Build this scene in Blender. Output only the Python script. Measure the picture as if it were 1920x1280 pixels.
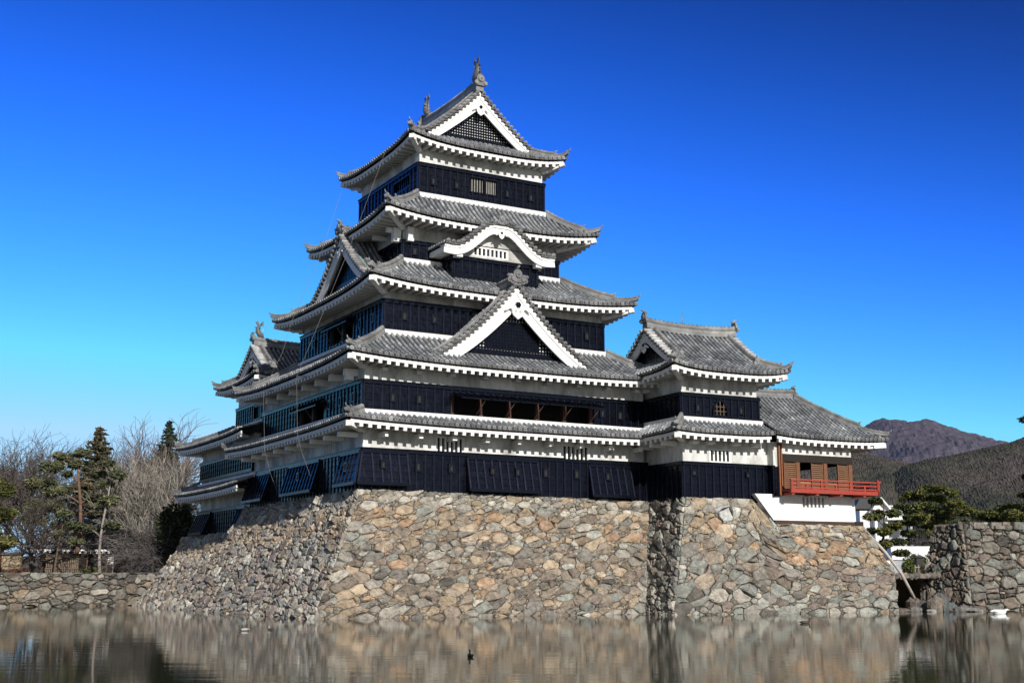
import bpy, math, random
import numpy as np
from math import sin, cos, pi, radians, sqrt, atan2, hypot

scene = bpy.context.scene
COL = scene.collection
for o in list(bpy.data.objects):
    bpy.data.objects.remove(o)

# ------------------------------------------------------------------ camera, sky, sun
CAM_POS = (-31.26, -62.33, 1.611); CAM_YAW = 0.516; CAM_PITCH = 0.187; CAM_F = 2366.386
cam_data = bpy.data.cameras.new('camera'); cam = bpy.data.objects.new('camera', cam_data); COL.objects.link(cam)
cam_data.sensor_width = 36.0; cam_data.lens = CAM_F / 1920 * 36.0
cam_data.clip_start = 0.2; cam_data.clip_end = 20000
cam.location = CAM_POS; cam.rotation_euler = (pi / 2 + CAM_PITCH, 0, -CAM_YAW)
scene.camera = cam

SUN_EL = radians(26); SUN_AZ = radians(-4)          # azimuth: from -Y towards +X
to_sun = (sin(SUN_AZ) * cos(SUN_EL), -cos(SUN_AZ) * cos(SUN_EL), sin(SUN_EL))
world = bpy.data.worlds.new('World'); scene.world = world; world.use_nodes = True
nt = world.node_tree; nt.nodes.clear()
wo = nt.nodes.new('ShaderNodeOutputWorld'); bg = nt.nodes.new('ShaderNodeBackground')
sky = nt.nodes.new('ShaderNodeTexSky'); sky.sky_type = 'NISHITA'; sky.sun_disc = False
sky.sun_elevation = SUN_EL; sky.sun_rotation = pi - SUN_AZ
sky.altitude = 600; sky.air_density = 1.0; sky.dust_density = 0.15; sky.ozone_density = 3.0
# the photograph was taken through a polarising filter: the sky is darkest a quarter-turn from the sun, and strongly blue
def _n(t, **k):
    x = nt.nodes.new(t)
    for a_, v_ in k.items(): setattr(x, a_, v_)
    return x
def _m(op, a_, b_=None, clamp=False):
    x = _n('ShaderNodeMath', operation=op, use_clamp=clamp)
    for i_, v_ in enumerate((a_, b_)):
        if v_ is None: continue
        if hasattr(v_, 'is_output'): nt.links.new(v_, x.inputs[i_])
        else: x.inputs[i_].default_value = v_
    return x.outputs[0]
tcw = _n('ShaderNodeTexCoord'); dt = _n('ShaderNodeVectorMath', operation='DOT_PRODUCT'); nt.links.new(tcw.outputs['Generated'], dt.inputs[0]); dt.inputs[1].default_value = to_sun
c2 = _m('MULTIPLY', dt.outputs['Value'], dt.outputs['Value'])
dop = _m('DIVIDE', _m('SUBTRACT', 1.0, c2), _m('ADD', 1.0, c2))
sxyz = _n('ShaderNodeSeparateXYZ'); nt.links.new(tcw.outputs['Generated'], sxyz.inputs[0])
kk = _m('MULTIPLY', _m('MULTIPLY', sxyz.outputs['Z'], 2.3, True), .76)
pol = _m('SUBTRACT', 1.0, _m('MULTIPLY', dop, kk))
sep = _n('ShaderNodeSeparateColor'); nt.links.new(sky.outputs[0], sep.inputs[0]); comb = _n('ShaderNodeCombineColor')
for i_, (a_, g_) in enumerate(((4.2, 2.5), (2.7, 1.68), (4.9, 1.5))):
    v_ = _m('MINIMUM', _m('MULTIPLY', _m('MULTIPLY', sep.outputs[i_], .085), pol), .75)
    nt.links.new(_m('MULTIPLY', _m('MINIMUM', _m('MULTIPLY', _m('POWER', v_, g_), a_), (.37, .66, .95)[i_]), 10.), comb.inputs[i_])
# towards the sun the sky pales to a warm white
hz = _m('MULTIPLY', _m('ADD', dt.outputs['Value'], .25), 1.1, True)
raw = _n('ShaderNodeHueSaturation'); raw.inputs['Saturation'].default_value = .42; raw.inputs['Value'].default_value = .56; nt.links.new(sky.outputs[0], raw.inputs['Color'])
wm = _n('ShaderNodeMix', data_type='RGBA'); nt.links.new(hz, wm.inputs[0]); nt.links.new(comb.outputs[0], wm.inputs[6]); nt.links.new(raw.outputs[0], wm.inputs[7])
nt.links.new(wm.outputs[2], bg.inputs[0])
bg.inputs[1].default_value = 0.1
nt.links.new(bg.outputs[0], wo.inputs[0])
sd = bpy.data.lights.new('sun', 'SUN'); sd.energy = 4.5; sd.angle = radians(0.53); sd.color = (1.0, 0.955, 0.89)
sun = bpy.data.objects.new('sun', sd); COL.objects.link(sun)
sun.location = (30, -60, 60)
sun.rotation_euler = (pi / 2 - SUN_EL, 0, SUN_AZ)
scene.view_settings.view_transform = 'Standard'; scene.view_settings.look = 'None'
scene.view_settings.exposure = 0.22; scene.view_settings.gamma = 1.0
scene.render.engine = 'CYCLES'
scene.cycles.max_bounces = 6

# ------------------------------------------------------------------ mesh builder
class MB:
    """Collects geometry; T maps local points (n,3) to the parent's space."""
    def __init__(s, T=None):
        s.vs = []; s.nv = 0; s.li = []; s.ls = []; s.fc = []; s.fm = []; s.sm = []; s.T = T
    def put(s, V, F, col=(1, 1, 1), mi=0, smooth=False):
        V = np.asarray(V, float).reshape(-1, 3)
        if s.T is not None: V = s.T(V)
        F = list(F)
        if not len(F): return
        s.vs.append(V); b = s.nv; s.nv += len(V)
        if isinstance(F[0], np.ndarray) and False: pass
        for f in F:
            s.li.extend([int(i) + b for i in f]); s.ls.append(len(f))
        n = len(F)
        c = np.asarray(col, float)
        s.fc.append(np.tile(c, (n, 1)) if c.ndim == 1 else c)
        s.fm.extend([mi] * n if np.isscalar(mi) else list(mi)); s.sm.extend([smooth] * n)
    def quads(s, V, Q, col, mi=0, smooth=False):
        V = np.asarray(V, float).reshape(-1, 3)
        if s.T is not None: V = s.T(V)
        Q = np.asarray(Q, int)
        if not len(Q): return
        s.vs.append(V); b = s.nv; s.nv += len(V)
        s.li.extend((Q + b).ravel().tolist()); s.ls.extend([Q.shape[1]] * len(Q))
        c = np.asarray(col, float)
        s.fc.append(np.tile(c, (len(Q), 1)) if c.ndim == 1 else c)
        s.fm.extend([mi] * len(Q)); s.sm.extend([smooth] * len(Q))
    def box(s, x0, x1, y0, y1, z0, z1, col=(1, 1, 1), mi=0):
        V = [(x, y, z) for z in (z0, z1) for y in (y0, y1) for x in (x0, x1)]
        s.put(V, [(0, 2, 3, 1), (4, 5, 7, 6), (0, 1, 5, 4), (2, 6, 7, 3), (0, 4, 6, 2), (1, 3, 7, 5)], col, mi)
    def beam(s, a, b, w, h, up=(0, 0, 1), col=(1, 1, 1), mi=0):
        a = np.array(a, float); b = np.array(b, float); d = b - a; d /= np.linalg.norm(d) + 1e-9
        up = np.array(up, float); x = np.cross(d, up); x /= np.linalg.norm(x) + 1e-9; u = np.cross(x, d)
        V = []
        for p in (a, b):
            for sx, sz in ((-1, -1), (1, -1), (1, 1), (-1, 1)): V.append(p + x * sx * w / 2 + u * sz * h / 2)
        s.put(V, [(3, 2, 1, 0), (4, 5, 6, 7), (0, 1, 5, 4), (1, 2, 6, 5), (2, 3, 7, 6), (3, 0, 4, 7)], col, mi)
    def tube(s, P, R, n=6, col=(1, 1, 1), mi=0, cap=True, smooth=True):
        P = np.asarray(P, float); m = len(P)
        R = np.full(m, R, float) if np.isscalar(R) else np.asarray(R, float)
        t = np.gradient(P, axis=0); t /= np.linalg.norm(t, axis=1, keepdims=True) + 1e-9
        ref = np.array([0, 0, 1.0]) if abs(t[0][2]) < .9 else np.array([1.0, 0, 0])
        x = np.cross(t, ref); x /= np.linalg.norm(x, axis=1, keepdims=True) + 1e-9
        for i in range(1, m):
            if x[i] @ x[i - 1] < 0: x[i] = -x[i]
        y = np.cross(t, x)
        a = np.arange(n) * 2 * pi / n
        V = P[:, None, :] + R[:, None, None] * (np.cos(a)[None, :, None] * x[:, None, :] + np.sin(a)[None, :, None] * y[:, None, :])
        Q = []
        for i in range(m - 1):
            for k in range(n): Q.append((i * n + k, i * n + (k + 1) % n, (i + 1) * n + (k + 1) % n, (i + 1) * n + k))
        F = [tuple(q) for q in Q]
        if cap: F.append(tuple(range(n - 1, -1, -1))); F.append(tuple((m - 1) * n + k for k in range(n)))
        s.put(V.reshape(-1, 3), F, col, mi, smooth)
    def sweep(s, P, prof, side, up, col=(1, 1, 1), mi=0, scale=None, cols=None):
        """closed profile [(a,b)] swept along P; a along side vec, b along up vec (arrays or single)"""
        P = np.asarray(P, float); m = len(P); n = len(prof)
        side = np.broadcast_to(np.asarray(side, float), (m, 3)); up = np.broadcast_to(np.asarray(up, float), (m, 3))
        pr = np.asarray(prof, float)
        sc = np.ones(m) if scale is None else np.asarray(scale)
        V = P[:, None, :] + pr[None, :, 0:1] * side[:, None, :] + sc[:, None, None] * pr[None, :, 1:2] * up[:, None, :]
        F = []; C = []
        for i in range(m - 1):
            for k in range(n):
                F.append((i * n + k, i * n + (k + 1) % n, (i + 1) * n + (k + 1) % n, (i + 1) * n + k))
                C.append(cols[k] if cols is not None else col)
        F.append(tuple(range(n - 1, -1, -1))); F.append(tuple((m - 1) * n + k for k in range(n)))
        C += [col, col]
        s.put(V.reshape(-1, 3), F, np.array(C), mi)
    def extrude(s, poly, o, ax, ay, n, d, col=(1, 1, 1), mi=0):
        """2-D polygon extruded: point = o + a*ax + b*ay, thickness d along n"""
        o, ax, ay, n = [np.asarray(q, float) for q in (o, ax, ay, n)]
        k = len(poly)
        V = [o + a * ax + b * ay for a, b in poly] + [o + a * ax + b * ay + n * d for a, b in poly]
        F = [tuple(range(k - 1, -1, -1)), tuple(range(k, 2 * k))] + [(i, (i + 1) % k, k + (i + 1) % k, k + i) for i in range(k)]
        s.put(V, F, col, mi)
    def disc(s, c, n, r, k=8, th=.03, col=(1, 1, 1), mi=0):
        c = np.array(c, float); n = np.array(n, float); n /= np.linalg.norm(n) + 1e-9
        ref = np.array([0, 0, 1.0]) if abs(n[2]) < .9 else np.array([1.0, 0, 0])
        x = np.cross(n, ref); x /= np.linalg.norm(x); y = np.cross(n, x)
        s.extrude([(r * cos(a), r * sin(a)) for a in np.arange(k) * 2 * pi / k], c - n * th, x, y, n, th, col, mi)
    def build(s, name, mats, parent=None, label=None):
        me = bpy.data.meshes.new(name)
        if s.nv:
            V = np.concatenate(s.vs)
            me.vertices.add(len(V)); me.vertices.foreach_set('co', V.ravel())
            li = np.array(s.li, np.int32); ls = np.array(s.ls, np.int32)
            me.loops.add(len(li)); me.loops.foreach_set('vertex_index', li)
            me.polygons.add(len(ls))
            st = np.concatenate([[0], np.cumsum(ls)[:-1]]).astype(np.int32)
            me.polygons.foreach_set('loop_start', st)
            me.polygons.foreach_set('material_index', np.array(s.fm, np.int32))
            me.polygons.foreach_set('use_smooth', np.array(s.sm, bool))
            me.update(calc_edges=True)
            fc = np.concatenate(s.fc)
            at = me.attributes.new('col', 'FLOAT_COLOR', 'FACE')
            at.data.foreach_set('color', np.concatenate([fc, np.ones((len(fc), 1))], 1).astype(np.float32).ravel())
            me.validate()
        for m in (mats if isinstance(mats, (list, tuple)) else [mats]): me.materials.append(m)
        o = bpy.data.objects.new(name, me); COL.objects.link(o)
        if parent is not None: o.parent = parent
        if label: o['label'] = label
        return o

def thing(o, label, cat, group=None):
    o['label'] = label; o['category'] = cat
    if group: o['group'] = group
    return o
def empty(name, loc, label, cat, rz=0, group=None):
    o = bpy.data.objects.new(name, None); COL.objects.link(o); o.location = loc; o.rotation_euler = (0, 0, rz)
    o.empty_display_size = .5
    return thing(o, label, cat, group)
def struct(o, kind='structure'):
    o['kind'] = kind; return o

# ------------------------------------------------------------------ materials
def new_mat(name):
    m = bpy.data.materials.new(name); m.use_nodes = True
    n = m.node_tree; b = n.nodes['Principled BSDF']
    return m, n, b
def N(n, t, **kw):
    x = n.nodes.new(t)
    for k, v in kw.items(): setattr(x, k, v)
    return x
def noise(n, scale, detail=4, rough=.6, vec=None, dist=0):
    x = N(n, 'ShaderNodeTexNoise'); x.inputs['Scale'].default_value = scale; x.inputs['Detail'].default_value = detail
    x.inputs['Roughness'].default_value = rough; x.inputs['Distortion'].default_value = dist
    if vec is not None: n.links.new(vec, x.inputs['Vector'])
    return x
def ramp(n, fac, stops):
    r = N(n, 'ShaderNodeValToRGB'); e = r.color_ramp.elements
    while len(e) < len(stops): e.new(.5)
    for i, (p, c) in enumerate(stops):
        e[i].position = p; e[i].color = (*c, 1) if len(c) == 3 else c
    n.links.new(fac, r.inputs[0]); return r
def mixc(n, a, b, fac, mode='MIX'):
    x = N(n, 'ShaderNodeMix', data_type='RGBA', blend_type=mode)
    for s_, v in ((6, a), (7, b), (0, fac)):
        if hasattr(v, 'is_output'): n.links.new(v, x.inputs[s_])
        else: x.inputs[s_].default_value = (*v, 1) if isinstance(v, tuple) else v
    return x.outputs[2]
def bump(n, b, h, strength=.3, dist=.05):
    x = N(n, 'ShaderNodeBump'); x.inputs['Strength'].default_value = strength; x.inputs['Distance'].default_value = dist
    n.links.new(h, x.inputs['Height']); n.links.new(x.outputs[0], b.inputs['Normal'])
def objco(n, sc=(1, 1, 1)):
    t = N(n, 'ShaderNodeTexCoord'); m = N(n, 'ShaderNodeMapping'); m.inputs['Scale'].default_value = sc
    n.links.new(t.outputs['Object'], m.inputs[0]); return m.outputs[0]
def attr(n):
    a = N(n, 'ShaderNodeAttribute'); a.attribute_name = 'col'; return a.outputs['Color']

def mat_attr(name, rough=.8, nscale=3., amt=(.7, 1.25), bs=.3, bd=.03, spec=.3, fine=18.):
    """base colour from the per-face colour, mottled by noise"""
    m, n, b = new_mat(name); v = objco(n)
    n1 = noise(n, nscale, 6, .65, v); r = ramp(n, n1.outputs[0], [(.3, (amt[0],) * 3), (.7, (amt[1],) * 3)])
    n.links.new(mixc(n, attr(n), r.outputs[0], 1.0, 'MULTIPLY'), b.inputs['Base Color'])
    n2 = noise(n, fine, 5, .7, v); bump(n, b, n2.outputs[0], bs, bd)
    b.inputs['Roughness'].default_value = rough; b.inputs['Specular IOR Level'].default_value = spec
    return m
M = {}
# white lime plaster with rain stains
m, n, b = new_mat('plaster'); v = objco(n, (1, 1, .45))
n1 = noise(n, .9, 6, .65, v, .4); n2 = noise(n, 5., 5, .7, v)
r1 = ramp(n, n1.outputs[0], [(.36, (.36, .355, .335)), (.50, (.60, .595, .57)), (.63, (.80, .795, .775))])
r2 = ramp(n, n2.outputs[0], [(.3, (.80, .80, .79)), (.6, (1, 1, 1))])
n.links.new(mixc(n, mixc(n, r1.outputs[0], r2.outputs[0], 1., 'MULTIPLY'), attr(n), 1., 'MULTIPLY'), b.inputs['Base Color'])
b.inputs['Roughness'].default_value = .85; b.inputs['Specular IOR Level'].default_value = .2
bump(n, b, n2.outputs[0], .12, .02); M['plaster'] = m
# clean white trim
m, n, b = new_mat('white_trim'); v = objco(n); n2 = noise(n, 4., 5, .7, v)
r2 = ramp(n, n2.outputs[0], [(.3, (.66, .655, .64)), (.6, (.82, .815, .80))])
n.links.new(mixc(n, r2.outputs[0], attr(n), 1., 'MULTIPLY'), b.inputs['Base Color'])
b.inputs['Roughness'].default_value = .8; b.inputs['Specular IOR Level'].default_value = .2; bump(n, b, n2.outputs[0], .1, .02); M['white'] = m
# black lacquered boards, worn in places
m, n, b = new_mat('black_lacquer'); v = objco(n, (1, 1, .35))
n1 = noise(n, 7., 6, .7, v); n2 = noise(n, 30., 3, .6, v)
r1 = ramp(n, n1.outputs[0], [(.60, (.0026, .0030, .0054)), (.70, (.0048, .0052, .008)), (.82, (.05, .05, .055))])
n.links.new(mixc(n, r1.outputs[0], attr(n), 1., 'MULTIPLY'), b.inputs['Base Color'])
rr = ramp(n, n1.outputs[0], [(.35, (.16,) * 3), (.75, (.40,) * 3)]); n.links.new(rr.outputs[0], b.inputs['Roughness'])
b.inputs['Specular IOR Level'].default_value = .30; b.inputs['Specular Tint'].default_value = (.62, .72, 1., 1); bump(n, b, n2.outputs[0], .05, .005); M['black'] = m
m, n, b = new_mat('dark_inside'); b.inputs['Base Color'].default_value = (.012, .011, .010, 1); b.inputs['Roughness'].default_value = .9; M['dark'] = m
# grey clay roof tile with lichen
m, n, b = new_mat('roof_tile'); v = objco(n)
n1 = noise(n, 2.2, 6, .7, v); n2 = noise(n, 16., 6, .75, v); n3 = noise(n, .55, 4, .6, v)
r1 = ramp(n, n1.outputs[0], [(.3, (.70,) * 3), (.7, (1.25,) * 3)])
r3 = ramp(n, n2.outputs[0], [(.56, (0,) * 3), (.72, (.5,) * 3)])
r4 = ramp(n, n3.outputs[0], [(.36, (.72, .72, .73)), (.52, (1., 1., 1.)), (.66, (1.35, 1.33, 1.28))])
base = mixc(n, mixc(n, attr(n), r1.outputs[0], 1., 'MULTIPLY'), r4.outputs[0], 1., 'MULTIPLY')
n.links.new(mixc(n, base, (.36, .365, .365), r3.outputs[0]), b.inputs['Base Color'])
b.inputs['Roughness'].default_value = .55; b.inputs['Specular IOR Level'].default_value = .45; bump(n, b, n2.outputs[0], .3, .015); M['tile'] = m
M['stone'] = mat_attr('fieldstone', .9, 3.4, (.52, 1.36), 1., .09, .2, 7.)
M['wood'] = mat_attr('aged_wood', .6, 6., (.7, 1.2), .2, .01)
M['vermilion'] = mat_attr('vermilion_paint', .45, 3., (.85, 1.1), .08, .01, .5)
M['paint'] = mat_attr('coloured_surface', .6, 3., (.85, 1.1), .1, .01)
M['bark'] = mat_attr('bark', .9, 5., (.6, 1.3), .5, .03, .1)
M['leaf'] = mat_attr('needles', .7, 1.2, (.65, 1.3), .0, .01, .2)
M['feather'] = mat_attr('feathers', .7, 9., (.85, 1.1), .05, .005, .2)
m, n, b = new_mat('metal'); b.inputs['Base Color'].default_value = (.35, .36, .37, 1); b.inputs['Metallic'].default_value = .8; b.inputs['Roughness'].default_value = .45; M['metal'] = m

rng = random.Random(7); nr = np.random.default_rng(11)

# ------------------------------------------------------------------ roof tools
PITCH = .29; ROW = .30
_prof = [(0.0, .015), (.03, -.005), (.125, -.005), (.155, .015), (.158, .05), (.185, .088), (.2225, .103), (.26, .088), (.287, .05)]
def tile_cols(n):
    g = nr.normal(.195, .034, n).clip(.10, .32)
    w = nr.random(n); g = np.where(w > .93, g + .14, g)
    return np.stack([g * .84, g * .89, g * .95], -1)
def tiles(mb, F, sa, sb, L, tmax=None, tmin=0., sc=0., eave=True, discs=True):
    """Pan-and-cover tiling over F(s,t): columns along t, aligned to the grid through sc."""
    k0 = math.floor((sa - sc) / PITCH + 1e-6); k1 = math.ceil((sb - sc) / PITCH - 1e-6)
    nc = k1 - k0
    S = np.concatenate([[(sc + (k0 + k) * PITCH + o) for o, _ in _prof] for k in range(nc)] + [[sc + k1 * PITCH]])
    H = np.concatenate([[h for _, h in _prof]] * nc + [[.015]])
    S = np.clip(S, sa, sb)
    n_r = max(1, round(L / ROW))
    tt = []; oo = []
    for j in range(n_r):
        tt += [tmin + (1 - tmin) * j / n_r, tmin + (1 - tmin) * (j + 1) / n_r]; oo += [.034, .0]
    tt = np.array(tt); oo = np.array(oo)
    TM = np.ones_like(S) if tmax is None else tmax(S)
    Tg = np.minimum(tt[:, None], TM[None, :]); Sg = np.broadcast_to(S[None, :], Tg.shape)
    P = F(Sg, Tg); e = 1e-3
    du = F(Sg + e, Tg) - F(Sg - e, Tg); dv = F(Sg, np.minimum(Tg + e, 1.)) - F(Sg, Tg - e)
    Nn = np.cross(du, dv); Nn /= np.linalg.norm(Nn, axis=-1, keepdims=True) + 1e-12
    Nn *= np.where(Nn[..., 2:3] < 0, -1, 1)
    P = P + Nn * (H[None, :, None] + oo[:, None, None])
    nt_, ns = Tg.shape
    idx = np.arange(nt_ * ns).reshape(nt_, ns)
    Q = np.stack([idx[:-1, :-1], idx[:-1, 1:], idx[1:, 1:], idx[1:, :-1]], -1)
    keep = (Tg[:-1, :-1] < TM[None, :-1] - 1e-6) | (Tg[:-1, 1:] < TM[None, 1:] - 1e-6)
    keep &= (S[1:] - S[:-1] > 1e-6)[None, :]
    np_ = len(_prof)
    ci = np.minimum(np.arange(ns - 1) // np_, nc - 1); cover = (np.arange(ns - 1) % np_) >= 3
    tc = tile_cols(nc * n_r * 2).reshape(n_r, nc, 2, 3)
    fc = tc[(np.arange(nt_ - 1) // 2)[:, None].clip(0, n_r - 1), ci[None, :], cover.astype(int)[None, :]]
    fc = fc * np.where(cover, 1.42, .34)[None, :, None]  # covers lightened, pans darkened: light and shade of the ribs put into colour
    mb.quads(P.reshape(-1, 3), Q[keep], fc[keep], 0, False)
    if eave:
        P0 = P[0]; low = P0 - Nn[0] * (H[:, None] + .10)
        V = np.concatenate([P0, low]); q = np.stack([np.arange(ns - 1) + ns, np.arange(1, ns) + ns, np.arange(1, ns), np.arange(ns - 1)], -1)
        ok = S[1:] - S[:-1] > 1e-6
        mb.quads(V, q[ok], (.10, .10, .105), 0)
        if discs:
            for k in range(nc):
                s0 = sc + (k0 + k) * PITCH + .2225
                if s0 < sa + .03 or s0 > sb - .03: continue
                c = F(np.array([s0]), np.array([tmin]))[0]; d = F(np.array([s0]), np.array([tmin + .01]))[0] - c
                d /= np.linalg.norm(d); nn = Nn[0][min(k * np_ + 6, ns - 1)]
                g = rng.uniform(.16, .34)
                mb.disc(c + nn * .045 - d * .03, -d, .098, 8, .06, (g, g, g * 1.01))
                mb.disc(c + nn * .045 - d * .045, -d, .05, 6, .03, (g * .55,) * 3)

RIDGE = [(-.20, -.08), (.20, -.08), (.20, .06), (.17, .07), (.18, .16), (.15, .17), (.16, .26), (.12, .27), (.12, .32), (.08, .38), (0, .41), (-.08, .38), (-.12, .32), (-.12, .27), (-.16, .26), (-.15, .17), (-.18, .16), (-.17, .07), (-.20, .06)]
RCOL = []
for k in range(len(RIDGE)):
    bq = .5 * (RIDGE[k][1] + RIDGE[(k + 1) % len(RIDGE)][1])
    g = .24 if .07 < bq < .17 else (.13 if .16 < bq < .27 else .19)
    RCOL.append((g, g, g * .99))
def ridge(mb, P, side, w=1., h=1., tip=0.):
    """stacked ridge of tiles along P (n,3); its cap gets a row of round tiles"""
    P = np.asarray(P, float); pr = [(a * w, bb * h) for a, bb in RIDGE]
    mb.sweep(P, pr, side, (0, 0, 1), (.18, .18, .18), 0, None, RCOL)
    # cap joints
    d = np.diff(P, axis=0); ln = np.concatenate([[0], np.cumsum(np.linalg.norm(d, axis=1))]); tot = ln[-1]
    for q in np.arange(.12, tot, .27):
        c = np.array([np.interp(q, ln, P[:, i]) for i in range(3)])
        c2 = np.array([np.interp(min(q + .05, tot), ln, P[:, i]) for i in range(3)])
        if np.linalg.norm(c2 - c) < 1e-4: continue
        g = rng.uniform(.14, .32)
        R_ = .115 * min(w, 1.2)
        up = np.array([0, 0, 1.]); sd_ = np.asarray(side, float) if np.ndim(side) == 1 else np.asarray(side)[0]
        pts = [(R_ * cos(a), .33 * h + .105 * h * sin(a)) for a in np.linspace(0, pi, 6)]
        V = [c + sd_ * a + up * bb for a, bb in pts] + [c2 + sd_ * a + up * bb for a, bb in pts]
        k = len(pts)
        mb.put(V, [(i, i + 1, k + i + 1, k + i) for i in range(k - 1)] + [tuple(range(k - 1, -1, -1)), tuple(range(k, 2 * k))], (g,) * 3)
def oni(mb, c, out, size=1., horn=True):
    """ridge-end ornament: shouldered plaque with round boss and curled sides"""
    c = np.array(c, float); out = np.array(out, float); out /= np.linalg.norm(out); sd_ = np.cross(out, (0, 0, 1.)); sd_ /= np.linalg.norm(sd_); up = np.array([0, 0, 1.])
    k = size
    poly = [(-.30, -.14), (-.36, .02), (-.24, .12), (-.22, .34), (-.12, .46), (0, .50), (.12, .46), (.22, .34), (.24, .12), (.36, .02), (.30, -.14)]
    mb.extrude([(a * k, b_ * k) for a, b_ in poly], c, sd_, up, out, .12 * k, (.17, .17, .17))
    mb.disc(c + out * .19 * k + up * .22 * k, out, .15 * k, 10, .08 * k, (.24, .24, .24))
    mb.disc(c + out * .21 * k + up * .22 * k, out, .07 * k, 8, .05 * k, (.12, .12, .12))
    for s_ in (-1, 1):
        mb.disc(c + out * .17 * k + sd_ * s_ * .27 * k + up * .0 * k, out, .11 * k, 8, .14 * k, (.2, .2, .2))
    if horn:
        P = [c + up * .42 * k - out * .1 * k, c + up * .56 * k + out * .06 * k, c + up * .62 * k + out * .24 * k]
        mb.tube(P, [.07 * k, .065 * k, .05 * k], 6, (.22, .22, .22))
def hip(mb, P, full_end=.72):
    """hip ridge running down P to the eave corner: tall part, plaque, low upturned part"""
    P = np.asarray(P, float); d = P[-1] - P[0]; hd = np.array([d[0], d[1], 0]); hd /= np.linalg.norm(hd); side = np.cross(hd, (0, 0, 1))
    n = len(P); m = max(2, int(n * full_end))
    A = P[:m]; ridge(mb, A, side, .85, .85); oni(mb, A[-1] + np.array([0, 0, .04]), hd, .58)
    B = P[m - 1:].copy(); lift = np.linspace(0, 1, len(B)) ** 2 * .16; B[:, 2] += lift
    ridge(mb, B, side, .66, .52)
    e = B[-1]
    mb.disc(e + hd * .06 + np.array([0, 0, .1]), hd, .13, 8, .1, (.22, .22, .22))
    mb.tube([e + np.array([0, 0, .18]), e + hd * .14 + np.array([0, 0, .22]), e + hd * .20 + np.array([0, 0, .33])], [.05, .04, .018], 5, (.2, .2, .2))

def rect_T(cx=0, cy=0, rot=0):
    c, s_ = cos(rot), sin(rot)
    def T(V):
        V = np.asarray(V, float); o = V.copy()
        o[:, 0] = cx + c * V[:, 0] - s_ * V[:, 1]; o[:, 1] = cy + s_ * V[:, 0] + c * V[:, 1]; return o
    return T

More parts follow.
